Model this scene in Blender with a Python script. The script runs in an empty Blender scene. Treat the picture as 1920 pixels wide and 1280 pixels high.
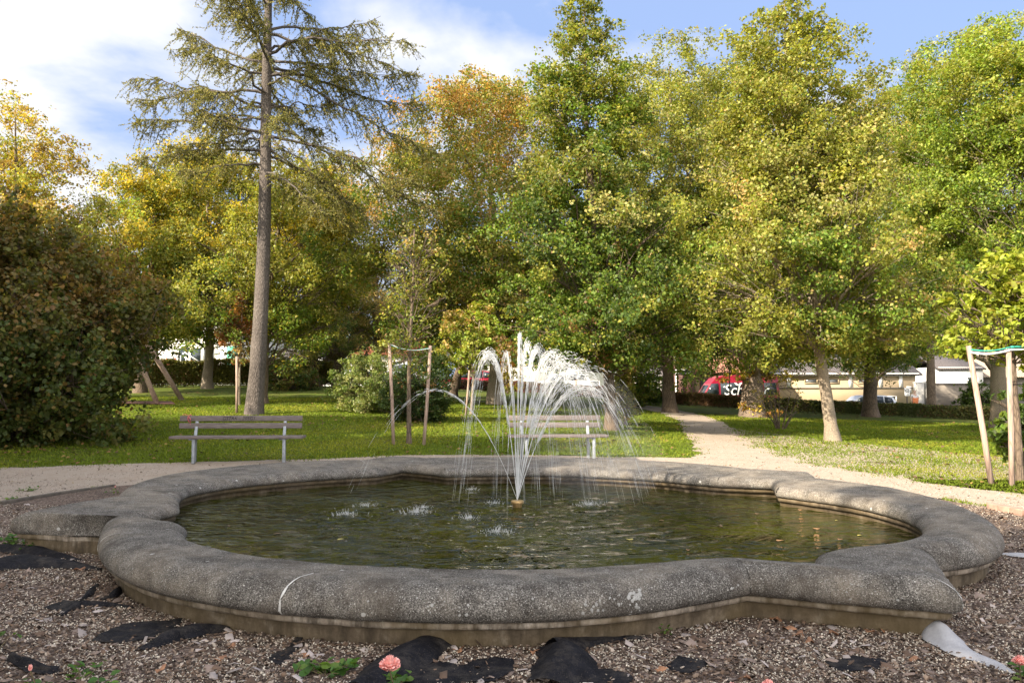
import bpy, bmesh, math, random
import numpy as np
from mathutils import Vector, Matrix, noise as mnoise

R = math.radians
rng = np.random.default_rng(7)
random.seed(7)
scene = bpy.context.scene
col = scene.collection

# ------------------------------------------------------------------ camera
F = 1500.0                      # focal length in pixels of the 1920 px wide photograph
CH = 1.43                       # camera height
PITCH = math.atan(85 / F)
cam = bpy.data.cameras.new('camera')
cam.sensor_width = 36
cam.lens = F / 1920 * 36
cam.clip_start = 0.05
cam.clip_end = 3000
camo = bpy.data.objects.new('camera', cam)
camo.location = (0, 0, CH)
camo.rotation_euler = (math.pi / 2 + PITCH, 0, 0)
col.objects.link(camo)
scene.camera = camo

# ------------------------------------------------------------------ sun and sky
SUN_EL = 31.0
SUN_H = Vector((-0.80, -0.60, 0)).normalized()      # horizontal direction towards the sun
SD = Vector((SUN_H.x * math.cos(R(SUN_EL)), SUN_H.y * math.cos(R(SUN_EL)), math.sin(R(SUN_EL))))
sun = bpy.data.lights.new('sun', 'SUN')
sun.energy = 5.0
sun.angle = R(0.6)
sun.color = (1.0, 0.87, 0.68)
suno = bpy.data.objects.new('sun', sun)
suno.rotation_euler = SD.to_track_quat('Z', 'Y').to_euler()
suno.location = (-20, -20, 30)
col.objects.link(suno)

world = bpy.data.worlds.new('World')
scene.world = world
world.use_nodes = True
nt = world.node_tree
nt.nodes.clear()
N = nt.nodes.new
L = nt.links.new
out = N('ShaderNodeOutputWorld')
bg = N('ShaderNodeBackground')
bg.inputs['Strength'].default_value = 0.115
sky = N('ShaderNodeTexSky')
sky.sky_type = 'NISHITA'
sky.sun_disc = False
sky.sun_elevation = R(SUN_EL)
sky.sun_rotation = math.atan2(SUN_H.x, SUN_H.y) % (2 * math.pi)
sky.altitude = 200
sky.air_density = 1.0
sky.dust_density = 1.2
sky.ozone_density = 1.0
tc = N('ShaderNodeTexCoord')
sep = N('ShaderNodeSeparateXYZ')
L(tc.outputs['Generated'], sep.inputs[0])
zc = N('ShaderNodeMath'); zc.operation = 'ADD'; zc.inputs[1].default_value = 0.22
L(sep.outputs['Z'], zc.inputs[0])
dx = N('ShaderNodeMath'); dx.operation = 'DIVIDE'
dy = N('ShaderNodeMath'); dy.operation = 'DIVIDE'
L(sep.outputs['X'], dx.inputs[0]); L(zc.outputs[0], dx.inputs[1])
L(sep.outputs['Y'], dy.inputs[0]); L(zc.outputs[0], dy.inputs[1])
comb = N('ShaderNodeCombineXYZ')
L(dx.outputs[0], comb.inputs[0]); L(dy.outputs[0], comb.inputs[1])
mp = N('ShaderNodeMapping'); mp.inputs['Location'].default_value = (5.2, 4.6, 0)
L(comb.outputs[0], mp.inputs[0])
n1 = N('ShaderNodeTexNoise'); n1.inputs['Scale'].default_value = 1.25
n1.inputs['Detail'].default_value = 9; n1.inputs['Roughness'].default_value = 0.52
n1.inputs['Distortion'].default_value = 0.25
L(mp.outputs[0], n1.inputs['Vector'])
# more cloud to the left of the view than to the right
grad = N('ShaderNodeMath'); grad.operation = 'MULTIPLY_ADD'
grad.inputs[1].default_value = -0.17; 
L(sep.outputs['X'], grad.inputs[0]); L(n1.outputs['Fac'], grad.inputs[2])
cr = N('ShaderNodeValToRGB')
cr.color_ramp.elements[0].position = 0.49; cr.color_ramp.elements[0].color = (0, 0, 0, 1)
cr.color_ramp.elements[1].position = 0.60; cr.color_ramp.elements[1].color = (1, 1, 1, 1)
# unseen clouds behind the viewer, thickened and brightened as added fill for the shade
gy = N('ShaderNodeMath'); gy.operation = 'MULTIPLY_ADD'; gy.inputs[1].default_value = -0.16
L(sep.outputs['Y'], gy.inputs[0]); L(grad.outputs[0], gy.inputs[2])
gz = N('ShaderNodeMath'); gz.operation = 'ADD'; gz.inputs[1].default_value = 0.145
L(gy.outputs[0], gz.inputs[0]); L(gz.outputs[0], cr.inputs[0])
bf = N('ShaderNodeMath'); bf.operation = 'MULTIPLY_ADD'; bf.use_clamp = True; bf.inputs[1].default_value = -0.8; bf.inputs[2].default_value = 0.42
L(sep.outputs['Y'], bf.inputs[0])
cc_mix = N('ShaderNodeMix'); cc_mix.data_type = 'RGBA'
cc_mix.inputs[6].default_value = (3.35, 3.4, 3.55, 1); cc_mix.inputs[7].default_value = (9.6, 9.2, 8.8, 1)
L(bf.outputs[0], cc_mix.inputs[0])
skt = N('ShaderNodeMix'); skt.data_type = 'RGBA'; skt.inputs[0].default_value = 0.86
skt.inputs[7].default_value = (1.35, 1.85, 3.1, 1)      # thin high veil over the blue
L(sky.outputs[0], skt.inputs[6])
mix = N('ShaderNodeMix'); mix.data_type = 'RGBA'
L(cc_mix.outputs[2], mix.inputs[7])
L(cr.outputs[0], mix.inputs[0]); L(skt.outputs[2], mix.inputs[6])
L(mix.outputs[2], bg.inputs['Color'])
L(bg.outputs[0], out.inputs['Surface'])

scene.view_settings.view_transform = 'Standard'
scene.view_settings.look = 'None'
scene.view_settings.gamma = 1
scene.view_settings.exposure = 1.45
cy = scene.cycles
cy.max_bounces = 6
cy.diffuse_bounces = 4
cy.glossy_bounces = 2
cy.transmission_bounces = 4
cy.transparent_max_bounces = 12
cy.caustics_reflective = False
cy.caustics_refractive = False
cy.sample_clamp_indirect = 8
cy.use_denoising = True

# ------------------------------------------------------------------ measuring helpers
SP, CP = math.sin(PITCH), math.cos(PITCH)

def ray(px, py):
    u = (px - 960) / F; v = (640 - py) / F
    return (u, CP - v * SP, SP + v * CP)

def at_depth(px, py, D):
    r = ray(px, py); k = D / r[1]
    return Vector((r[0] * k, D, CH + r[2] * k))

def at_z(px, py, z):
    r = ray(px, py); k = (z - CH) / r[2]
    return Vector((r[0] * k, r[1] * k, z))

def level(X, Y, z):
    """turn a point measured with a level camera into a point of the pitched one"""
    return at_z(960 + F * X / Y, 725 + F * (CH - z) / Y, z)

AU = [-2.0, -.64, -.24, 0, .23, .4, .6, 1.2]
AZ = [1.65, 1.6, 1.5, 1.1, .45, .1, -.2, -.5]

def terrain(X, Y):
    X = np.asarray(X, float); Y = np.asarray(Y, float)
    u = X / np.maximum(Y, 8)
    A = np.interp(u, AU, AZ)
    g = np.clip((Y - 12.5) / 32.5, 0, 1)
    z = A * g
    w = np.clip((u - .02) / .1, 0, 1) * np.clip((Y - 46.5) / 4, 0, 1)
    w = w * w * (3 - 2 * w)
    return z * (1 - w) + w * (-.5)

def ter(X, Y): return float(terrain(X, Y))

def ground(px, py):
    r = ray(px, py)
    k = 1.0
    for i in range(4000):
        p = (r[0] * k, r[1] * k, CH + r[2] * k)
        if p[2] <= ter(p[0], p[1]): break
        k += .03
    return Vector(p)

# ------------------------------------------------------------------ mesh helpers
def fast_mesh(name, verts, faces, smooth=True):
    """faces: (n,k) int array or list of such arrays"""
    if not isinstance(faces, list): faces = [faces]
    faces = [np.asarray(f, np.int32) for f in faces if len(f)]
    me = bpy.data.meshes.new(name)
    verts = np.asarray(verts, np.float32)
    me.vertices.add(len(verts)); me.vertices.foreach_set('co', verts.ravel())
    loops = np.concatenate([f.ravel() for f in faces])
    sizes = np.concatenate([np.full(len(f), f.shape[1], np.int32) for f in faces])
    starts = np.concatenate([[0], np.cumsum(sizes)[:-1]]).astype(np.int32)
    me.loops.add(len(loops)); me.loops.foreach_set('vertex_index', loops)
    me.polygons.add(len(sizes)); me.polygons.foreach_set('loop_start', starts)
    me.polygons.foreach_set('loop_total', sizes)
    if smooth: me.polygons.foreach_set('use_smooth', np.ones(len(sizes), bool))
    me.update(calc_edges=True)
    return me

def setcol(me, cols, name='leafcol'):
    a = me.color_attributes.new(name, 'FLOAT_COLOR', 'POINT')
    c = np.ones((len(me.vertices), 4), np.float32); c[:, :3] = cols
    a.data.foreach_set('color', c.ravel())

def link(name, me, mat=None, parent=None):
    o = bpy.data.objects.new(name, me)
    col.objects.link(o)
    if mat is not None and not me.materials: me.materials.append(mat)
    if parent is not None: o.parent = parent
    return o

def tag(o, label=None, cat=None, group=None, kind=None):
    if label: o['label'] = label
    if cat: o['category'] = cat
    if group: o['group'] = group
    if kind: o['kind'] = kind
    return o

def thing(name, label, cat, loc=(0, 0, 0), rz=0, group=None):
    o = bpy.data.objects.new(name, None); col.objects.link(o)
    o.location = loc; o.rotation_euler = (0, 0, rz); o.empty_display_size = .3
    return tag(o, label, cat, group)

def tube(P, rad, sides=6, cap=True):
    P = np.asarray(P, float); rad = np.broadcast_to(np.asarray(rad, float), (len(P),))
    T = np.gradient(P, axis=0); T /= np.linalg.norm(T, axis=1)[:, None] + 1e-9
    ref = np.array([0, 0, 1.]) if abs(T[0][2]) < .8 else np.array([1., 0, 0])
    A = np.cross(T, ref); A /= np.linalg.norm(A, axis=1)[:, None] + 1e-9
    B = np.cross(T, A)
    an = np.arange(sides) / sides * 2 * np.pi
    V = P[:, None, :] + rad[:, None, None] * (np.cos(an)[None, :, None] * A[:, None, :] + np.sin(an)[None, :, None] * B[:, None, :])
    n = len(P)
    i = np.arange(n - 1)[:, None] * sides; j = np.arange(sides)[None, :]; k = (j + 1) % sides
    Fq = np.stack([i + j, i + k, i + sides + k, i + sides + j], -1).reshape(-1, 4)
    return V.reshape(-1, 3), Fq

class Acc:
    def __init__(s): s.v = []; s.f = {}; s.n = 0
    def add(s, v, f):
        f = np.asarray(f)
        s.f.setdefault(f.shape[1], []).append(f + s.n)
        s.v.append(np.asarray(v, float)); s.n += len(v)
        return s
    def tube(s, P, r, sides=6, cap=False):
        v, f = tube(P, r, sides)
        n0 = s.n
        s.add(v, f)
        if cap:
            s.f.setdefault(sides, []).append(np.arange(sides)[None, ::-1] + n0)
            s.f.setdefault(sides, []).append(np.arange(sides)[None, :] + n0 + len(v) - sides)
        return s
    def box(s, c, d, M=None, taper=1.0):
        c = np.array(c, float); d = np.array(d, float) / 2
        v = np.array([[x, y, z] for z in (-1, 1) for y in (-1, 1) for x in (-1, 1)], float)
        v[4:, :2] *= taper
        v = v * d
        if M is not None: v = v @ np.array(M.to_3x3()).T
        v = v + c
        return s.add(v, [[0, 2, 3, 1], [4, 5, 7, 6], [0, 1, 5, 4], [2, 6, 7, 3], [0, 4, 6, 2], [1, 3, 7, 5]])
    def prism(s, poly, axis, a, b):
        """extrude a 2D polygon along axis ('x','y','z') from a to b"""
        n = len(poly); v = []
        for t in (a, b):
            for p in poly:
                v.append({'x': (t, p[0], p[1]), 'y': (p[0], t, p[1]), 'z': (p[0], p[1], t)}[axis])
        n0 = s.n
        s.add(v, [[i, (i + 1) % n, n + (i + 1) % n, n + i] for i in range(n)])
        s.f.setdefault(n, []).append(np.array([list(range(n))[::-1]]) + n0)
        s.f.setdefault(n, []).append(np.array([list(range(n, 2 * n))]) + n0)
        return s
    def mesh(s, name, smooth=False):
        return fast_mesh(name, np.concatenate(s.v), [np.concatenate(x) for x in s.f.values()], smooth)
    def obj(s, name, mat, parent=None, smooth=False, bevel=0):
        me = s.mesh(name, smooth)
        bm = bmesh.new(); bm.from_mesh(me); bmesh.ops.recalc_face_normals(bm, faces=bm.faces); bm.to_mesh(me); bm.free()
        o = link(name, me, mat, parent)
        if bevel:
            m = o.modifiers.new('bevel', 'BEVEL'); m.width = bevel; m.segments = 2; m.limit_method = 'ANGLE'
        return o

# ------------------------------------------------------------------ materials
def newmat(name):
    m = bpy.data.materials.new(name); m.use_nodes = True
    t = m.node_tree; b = t.nodes['Principled BSDF']
    return m, t, b

def ramp(t, fac, stops):
    r = t.nodes.new('ShaderNodeValToRGB')
    while len(r.color_ramp.elements) < len(stops): r.color_ramp.elements.new(.5)
    for e, (p, c) in zip(r.color_ramp.elements, stops):
        e.position = p; e.color = (*c, 1)
    t.links.new(fac, r.inputs[0])
    return r.outputs[0]

def noise(t, scale, detail=5, rough=.55, vec=None, dist=0):
    n = t.nodes.new('ShaderNodeTexNoise')
    n.inputs['Scale'].default_value = scale; n.inputs['Detail'].default_value = detail
    n.inputs['Roughness'].default_value = rough; n.inputs['Distortion'].default_value = dist
    if vec is not None: t.links.new(vec, n.inputs['Vector'])
    return n.outputs['Fac']

def voro(t, scale, vec=None, feature='F1', outp='Distance', rnd=1):
    n = t.nodes.new('ShaderNodeTexVoronoi'); n.feature = feature
    n.inputs['Scale'].default_value = scale
    n.inputs['Randomness'].default_value = rnd
    if vec is not None: t.links.new(vec, n.inputs['Vector'])
    return n.outputs[outp]

def mixc(t, fac, a, b, mode='MIX'):
    m = t.nodes.new('ShaderNodeMix'); m.data_type = 'RGBA'; m.blend_type = mode
    for inp, v in ((0, fac), (6, a), (7, b)):
        if hasattr(v, 'is_output') or isinstance(v, bpy.types.NodeSocket): t.links.new(v, m.inputs[inp])
        elif inp == 0: m.inputs[0].default_value = v
        else: m.inputs[inp].default_value = (*v, 1)
    return m.outputs[2]

def bump(t, b, h, strength=.5, dist=.02):
    n = t.nodes.new('ShaderNodeBump'); n.inputs['Strength'].default_value = strength; n.inputs['Distance'].default_value = dist
    t.links.new(h, n.inputs['Height']); t.links.new(n.outputs[0], b.inputs['Normal'])

def objco(t, scale=(1, 1, 1)):
    c = t.nodes.new('ShaderNodeTexCoord'); m = t.nodes.new('ShaderNodeMapping')
    m.inputs['Scale'].default_value = scale
    t.links.new(c.outputs['Object'], m.inputs[0])
    return m.outputs[0]

def plain(name, c, rough=.6, var=.25, scale=8, metal=0, bmp=.0, spec=.5):
    m, t, b = newmat(name)
    co = objco(t)
    f = noise(t, scale, 4, .6, co)
    lo = tuple(x * (1 - var) for x in c); hi = tuple(min(1, x * (1 + var)) for x in c)
    t.links.new(ramp(t, f, [(.3, lo), (.7, hi)]), b.inputs['Base Color'])
    b.inputs['Roughness'].default_value = rough; b.inputs['Metallic'].default_value = metal
    b.inputs['Specular IOR Level'].default_value = spec
    if bmp: bump(t, b, noise(t, scale * 4, 4, .6, co), bmp, .01)
    return m

def leaf_mat(name, trans=.45, rough=.5):
    m, t, b = newmat(name)
    a = t.nodes.new('ShaderNodeAttribute'); a.attribute_name = 'leafcol'
    t.links.new(a.outputs['Color'], b.inputs['Base Color'])
    b.inputs['Roughness'].default_value = rough
    b.inputs['Specular IOR Level'].default_value = .35
    tr = t.nodes.new('ShaderNodeBsdfTranslucent')
    mm = t.nodes.new('ShaderNodeMix'); mm.data_type = 'RGBA'; mm.blend_type = 'MULTIPLY'; mm.inputs[0].default_value = 1
    t.links.new(a.outputs['Color'], mm.inputs[6]); mm.inputs[7].default_value = (1.5, 1.45, .7, 1)
    t.links.new(mm.outputs[2], tr.inputs['Color'])
    ms = t.nodes.new('ShaderNodeMixShader'); ms.inputs[0].default_value = trans
    t.links.new(b.outputs[0], ms.inputs[1]); t.links.new(tr.outputs[0], ms.inputs[2])
    t.links.new(ms.outputs[0], t.nodes['Material Output'].inputs['Surface'])
    return m

M = {}
M['leaf'] = leaf_mat('leaf', .42)
M['needle'] = leaf_mat('needle', .25, .6)
M['grass'] = leaf_mat('grass_blade', .35, .6)
M['grass'].node_tree.nodes['Principled BSDF'].inputs['Specular IOR Level'].default_value = .06

def bark(name, lo, hi, scale=9, stretch=.25, bm=.8):
    m, t, b = newmat(name)
    co = objco(t, (1, 1, stretch))
    v = voro(t, scale, co, 'DISTANCE_TO_EDGE')
    n = noise(t, scale * 1.5, 6, .65, co)
    big = noise(t, 1.1, 3, .5, objco(t))
    c = ramp(t, n, [(.3, lo), (.65, hi)])
    c = mixc(t, ramp(t, v, [(0, (.8, .8, .8)), (.14, (0, 0, 0))]), c, tuple(x * .45 for x in lo))
    c = mixc(t, ramp(t, big, [(.4, (0, 0, 0)), (.65, (.45, .45, .45))]), c, tuple(x * 1.2 for x in hi))
    t.links.new(c, b.inputs['Base Color'])
    b.inputs['Roughness'].default_value = .9
    ad = t.nodes.new('ShaderNodeMath'); ad.operation = 'ADD'
    t.links.new(v, ad.inputs[0]); t.links.new(n, ad.inputs[1])
    bump(t, b, ad.outputs[0], bm, .04)
    return m
M['bark_larch'] = bark('bark_larch', (.055, .043, .036), (.16, .135, .12), 24, .3, 1)
M['bark_dark'] = bark('bark_dark', (.07, .05, .035), (.19, .14, .10), 18, .25)
M['bark_pale'] = bark('bark_pale', (.17, .135, .10), (.31, .255, .19), 30, .5, .3)
M['bark_pine'] = bark('bark_pine', (.10, .075, .055), (.24, .18, .135), 16, .6, 1)
M['wood_stake'] = bark('wood_stake', (.24, .16, .12), (.42, .31, .25), 22, .08, .25)

# old cast-stone of the basin
def stone_mat():
    m, t, b = newmat('weathered_stone')
    co = objco(t)
    fine = noise(t, 120, 5, .75, co)
    mid = noise(t, 7, 9, .76, co)
    big = noise(t, 1.7, 6, .68, co)
    c = ramp(t, fine, [(.38, (.05, .045, .04)), (.50, (.165, .153, .138)), (.62, (.40, .375, .34))])
    c2 = ramp(t, fine, [(.38, (.024, .021, .019)), (.50, (.075, .068, .060)), (.63, (.235, .218, .195))])
    c = mixc(t, ramp(t, mid, [(.40, (0, 0, 0)), (.60, (1, 1, 1))]), c, c2)
    c = mixc(t, ramp(t, big, [(.45, (0, 0, 0)), (.70, (.6, .6, .6))]), c, (.33, .28, .22))
    # pale grit grains
    g = voro(t, 95, co)
    gm = ramp(t, g, [(.16, (1, 1, 1)), (.30, (0, 0, 0))])
    sel = ramp(t, voro(t, 95, co, 'F1', 'Color'), [(.60, (0, 0, 0)), (.68, (1, 1, 1))])
    gm2 = mixc(t, 1, gm, sel, 'MULTIPLY')
    c = mixc(t, gm2, c, (.62, .60, .56))
    v2 = voro(t, 34, co); g2 = ramp(t, v2, [(.10, (1, 1, 1)), (.20, (0, 0, 0))]); s2 = ramp(t, voro(t, 34, co, 'F1', 'Color'), [(.78, (0, 0, 0)), (.82, (1, 1, 1))])
    c = mixc(t, mixc(t, 1, g2, s2, 'MULTIPLY'), c, (.60, .58, .54))
    d2 = ramp(t, noise(t, 55, 4, .8, co), [(.56, (0, 0, 0)), (.66, (.8, .8, .8))])
    c = mixc(t, d2, c, (.035, .03, .026))
    # lichen rosettes
    l = voro(t, 9, co); ls = ramp(t, voro(t, 9, co, 'F1', 'Color'), [(.80, (0, 0, 0)), (.83, (1, 1, 1))])
    ln = noise(t, 60, 4, .7, co)
    ad = t.nodes.new('ShaderNodeMath'); ad.operation = 'MULTIPLY_ADD'; ad.inputs[1].default_value = .16
    t.links.new(ln, ad.inputs[0]); t.links.new(l, ad.inputs[2])
    lm = mixc(t, 1, ramp(t, ad.outputs[0], [(.20, (1, 1, 1)), (.23, (0, 0, 0))]), ls, 'MULTIPLY')
    c = mixc(t, lm, c, (.52, .51, .49))
    c = mixc(t, ramp(t, noise(t, 3.2, 7, .75, co), [(.50, (0, 0, 0)), (.66, (.6, .6, .6))]), c, (.06, .048, .038))
    t.links.new(c, b.inputs['Base Color'])
    b.inputs['Roughness'].default_value = .92
    b.inputs['Specular IOR Level'].default_value = .25
    s = t.nodes.new('ShaderNodeMath'); s.operation = 'MULTIPLY_ADD'; s.inputs[1].default_value = .7
    t.links.new(mid, s.inputs[0]); t.links.new(fine, s.inputs[2])
    bump(t, b, s.outputs[0], 1, .010)
    return m
M['stone'] = stone_mat()

def plinth_mat():
    m, t, b = newmat('stained_plinth')
    co = objco(t); st = objco(t, (1, 1, .25))
    a = noise(t, 12, 6, .65, co); s = noise(t, 9, 5, .7, st); big = noise(t, 1.6, 3, .5, co)
    c = ramp(t, a, [(.3, (.06, .043, .026)), (.55, (.135, .103, .068)), (.75, (.26, .22, .17))])
    c = mixc(t, ramp(t, s, [(.45, (0, 0, 0)), (.62, (.85, .85, .85))]), c, (.045, .032, .018))
    c = mixc(t, ramp(t, big, [(.42, (0, 0, 0)), (.6, (.5, .5, .5))]), c, (.12, .085, .035))
    t.links.new(c, b.inputs['Base Color']); b.inputs['Roughness'].default_value = .9
    bump(t, b, a, .7, .01)
    return m
M['plinth'] = plinth_mat()
M['ledge'] = plinth_mat()
for nd in M['ledge'].node_tree.nodes:
    if nd.type == 'VALTORGB' and len(nd.color_ramp.elements) == 3:
        for e, c_ in zip(nd.color_ramp.elements, ((.16, .125, .095), (.33, .28, .225), (.48, .43, .37))): e.color = (*c_, 1)
M['float_leaf'] = [plain('floating_leaf_brown', (.24, .13, .06), .5, .3, 30), plain('floating_leaf_yellow', (.36, .31, .08), .5, .3, 30), plain('floating_leaf_dark', (.12, .075, .04), .5, .3, 30)]
M['seam_shade'] = plain('seam_shade_strip', (.03, .026, .022), .95, .3, 60)
M['lichen'] = plain('lichen', (.34, .335, .32), .95, .3, 90, bmp=.6)
M['mortar'] = plain('mortar', (.55, .54, .52), .85, .25, 30, bmp=.5)

def path_mat():
    m, t, b = newmat('sandy_gravel')
    co = objco(t)
    a = noise(t, 70, 6, .85, co); g = noise(t, 2.6, 6, .7, co)
    c = ramp(t, a, [(.30, (.19, .15, .115)), (.5, (.34, .28, .225)), (.70, (.47, .40, .33))])
    c = mixc(t, ramp(t, g, [(.47, (0, 0, 0)), (.64, (.7, .7, .7))]), c, (.29, .225, .17))
    leafy = ramp(t, voro(t, 16, co), [(.07, (1, 1, 1)), (.12, (0, 0, 0))])
    sel = ramp(t, voro(t, 16, co, 'F1', 'Color'), [(.80, (0, 0, 0)), (.85, (1, 1, 1))])
    c = mixc(t, mixc(t, 1, leafy, sel, 'MULTIPLY'), c, (.12, .075, .04))
    t.links.new(c, b.inputs['Base Color']); b.inputs['Roughness'].default_value = .95
    bump(t, b, a, .6, .01)
    return m
M['path'] = path_mat()

def bed_mat():
    m, t, b = newmat('bark_and_grit')
    co = objco(t)
    v = voro(t, 60, co, 'F1', 'Color'); a = noise(t, 40, 6, .7, co); g = noise(t, 1.6, 4, .6, co)
    c = ramp(t, v, [(.15, (.05, .032, .024)), (.45, (.13, .085, .065)), (.7, (.24, .17, .135)), (.92, (.42, .35, .28))])
    c = mixc(t, ramp(t, a, [(.4, (0, 0, 0)), (.7, (.5, .5, .5))]), c, (.04, .027, .02))
    c = mixc(t, ramp(t, g, [(.5, (0, 0, 0)), (.7, (.45, .45, .45))]), c, (.045, .03, .022))
    t.links.new(c, b.inputs['Base Color']); b.inputs['Roughness'].default_value = .95
    bump(t, b, voro(t, 60, co), 1, .02)
    return m
M['bed'] = bed_mat()

def lawn_mat():
    m, t, b = newmat('lawn')
    co = objco(t)
    a = noise(t, 30, 6, .75, co); g = noise(t, .45, 5, .6, co); h = noise(t, 3, 4, .6, co)
    c = ramp(t, a, [(.3, (.05, .075, .011)), (.55, (.095, .14, .017)), (.75, (.15, .20, .028))])
    c = mixc(t, ramp(t, g, [(.42, (0, 0, 0)), (.68, (.55, .55, .55))]), c, (.17, .165, .04))
    c = mixc(t, ramp(t, h, [(.52, (0, 0, 0)), (.68, (.7, .7, .7))]), c, (.13, .095, .045))
    t.links.new(c, b.inputs['Base Color']); b.inputs['Roughness'].default_value = .95
    b.inputs['Specular IOR Level'].default_value = .15
    bump(t, b, a, 1, .04)
    return m
M['lawn'] = lawn_mat()

def water_mat():
    m, t, b = newmat('pool_water')
    co = objco(t)
    murk = noise(t, .9, 4, .6, co)
    t.links.new(ramp(t, murk, [(.35, (.010, .013, .001)), (.65, (.030, .032, .003))]), b.inputs['Base Color'])
    b.inputs['Roughness'].default_value = .012
    b.inputs['IOR'].default_value = 1.34
    st = objco(t, (1.0, 1.5, 1))
    w = noise(t, 3.4, 2, .45, st, 1.0); w2 = noise(t, 13, 2, .5, st, .6)
    s = t.nodes.new('ShaderNodeMath'); s.operation = 'MULTIPLY_ADD'; s.inputs[1].default_value = .13
    t.links.new(w2, s.inputs[0]); t.links.new(w, s.inputs[2])
    calm = ramp(t, noise(t, .8, 3, .5, objco(t)), [(.40, (.35, .35, .35)), (.60, (1.2, 1.2, 1.2))])
    hm = t.nodes.new('ShaderNodeMath'); hm.operation = 'MULTIPLY'; t.links.new(s.outputs[0], hm.inputs[0]); t.links.new(calm, hm.inputs[1])
    bump(t, b, hm.outputs[0], 1, .10)
    return m
M['water'] = water_mat()

def spray_mat(name, alpha):
    m = bpy.data.materials.new(name); m.use_nodes = True; t = m.node_tree; t.nodes.clear()
    o = t.nodes.new('ShaderNodeOutputMaterial'); mx = t.nodes.new('ShaderNodeMixShader'); mx.inputs[0].default_value = alpha
    tr = t.nodes.new('ShaderNodeBsdfTransparent'); m2 = t.nodes.new('ShaderNodeMixShader'); m2.inputs[0].default_value = .5
    d = t.nodes.new('ShaderNodeBsdfDiffuse'); d.inputs[0].default_value = (.93, .94, .95, 1)
    l = t.nodes.new('ShaderNodeBsdfTranslucent'); l.inputs[0].default_value = (.93, .94, .95, 1)
    t.links.new(d.outputs[0], m2.inputs[1]); t.links.new(l.outputs[0], m2.inputs[2])
    t.links.new(tr.outputs[0], mx.inputs[1]); t.links.new(m2.outputs[0], mx.inputs[2]); t.links.new(mx.outputs[0], o.inputs[0])
    return m
M['spray'] = spray_mat('spray', .46)
M['splash'] = spray_mat('splash', .30)
M['jet'] = spray_mat('jet', .72)

def plank_mat():
    m, t, b = newmat('weathered_plank')
    st = objco(t, (1.2, 14, 14))
    a = noise(t, 5, 6, .7, st); k = noise(t, 2, 3, .5, objco(t))
    c = ramp(t, a, [(.3, (.07, .055, .05)), (.55, (.155, .13, .12)), (.75, (.25, .22, .205))])
    c = mixc(t, ramp(t, k, [(.45, (0, 0, 0)), (.7, (.5, .5, .5))]), c, (.14, .10, .11))
    t.links.new(c, b.inputs['Base Color']); b.inputs['Roughness'].default_value = .8
    bump(t, b, a, .5, .004)
    return m
M['plank'] = plank_mat()
M['steel'] = plain('galvanised_steel', (.30, .33, .37), .5, .2, 25, metal=.3)
M['fabric'] = plain('weed_fabric', (.009, .009, .012), .75, .4, 14, bmp=.4, spec=.12)
def dusty(m):
    t = m.node_tree; b = t.nodes['Principled BSDF']; src = b.inputs['Base Color'].links[0].from_socket; co = objco(t)
    c = mixc(t, ramp(t, noise(t, 6, 8, .8, co), [(.48, (0, 0, 0)), (.66, (.75, .75, .75))]), src, (.055, .048, .042))
    c = mixc(t, ramp(t, voro(t, 120, co), [(.12, (.9, .9, .9)), (.2, (0, 0, 0))]), c, (.10, .085, .07))
    t.links.new(c, b.inputs['Base Color']); bump(t, b, noise(t, 7, 6, .6, co, .8), .9, .03)
dusty(M['fabric'])
M['felt'] = plain('grey_felt', (.34, .34, .36), .85, .12, 20, bmp=.3)
M['brass'] = plain('brass', (.40, .27, .12), .45, .35, 40, metal=.5)
M['white_wall'] = plain('white_render', (.52, .51, .49), .8, .05, 2)
M['pale_wall'] = plain('pale_render', (.62, .60, .58), .8, .08, 2)
M['cream'] = plain('cream_render', (.50, .38, .24), .85, .08, 1.5)
M['yellow_wall'] = plain('yellow_render', (.40, .31, .20), .85, .07, 1.2)
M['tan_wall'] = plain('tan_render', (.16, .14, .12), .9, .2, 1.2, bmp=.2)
M['trim'] = plain('white_trim', (.66, .65, .63), .6, .04, 3)
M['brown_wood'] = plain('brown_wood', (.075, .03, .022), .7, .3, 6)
M['dark_glass'] = plain('dark_glass', (.03, .04, .05), .12, .2, 2)
M['curtain_glass'] = plain('window_glass', (.12, .13, .14), .15, .3, 3)
M['asphalt'] = plain('asphalt', (.07, .07, .072), .9, .2, 20)
M['kerb'] = plain('kerb_stone', (.10, .085, .07), .9, .35, 9, bmp=.5)
M['brick'] = plain('kerb_brick', (.32, .20, .155), .9, .3, 9, bmp=.4)
M['red_paint'] = plain('red_paint', (.24, .008, .028), .28, .05, 2)
M['silver_paint'] = plain('silver_paint', (.42, .45, .50), .28, .05, 2, metal=.4)
M['white_paint'] = plain('white_paint', (.75, .76, .78), .3, .04, 2)
M['blue_paint'] = plain('blue_paint', (.08, .13, .25), .3, .05, 2)
M['tyre'] = plain('tyre', (.02, .02, .02), .85, .2, 10)
M['rim'] = plain('rim', (.45, .45, .47), .4, .1, 10, metal=.7)
M['black'] = plain('black_plastic', (.02, .02, .02), .5, .2, 10)
M['green_metal'] = plain('green_metal', (.05, .25, .17), .5, .1, 8)
M['red_plastic'] = plain('red_plastic', (.55, .06, .03), .5, .1, 8)
M['letter'] = plain('white_lettering', (.78, .80, .80), .5, .03, 5)
M['sign_face'] = plain('sign_face', (.78, .79, .80), .5, .03, 5)
M['skin'] = plain('skin', (.55, .36, .27), .6, .05, 10)
M['hair'] = plain('hair', (.09, .04, .025), .7, .2, 30)
M['cloth_white'] = plain('white_cloth', (.72, .74, .75), .9, .06, 10)
M['cloth_orange'] = plain('orange_cloth', (.62, .20, .08), .9, .08, 10)
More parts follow.
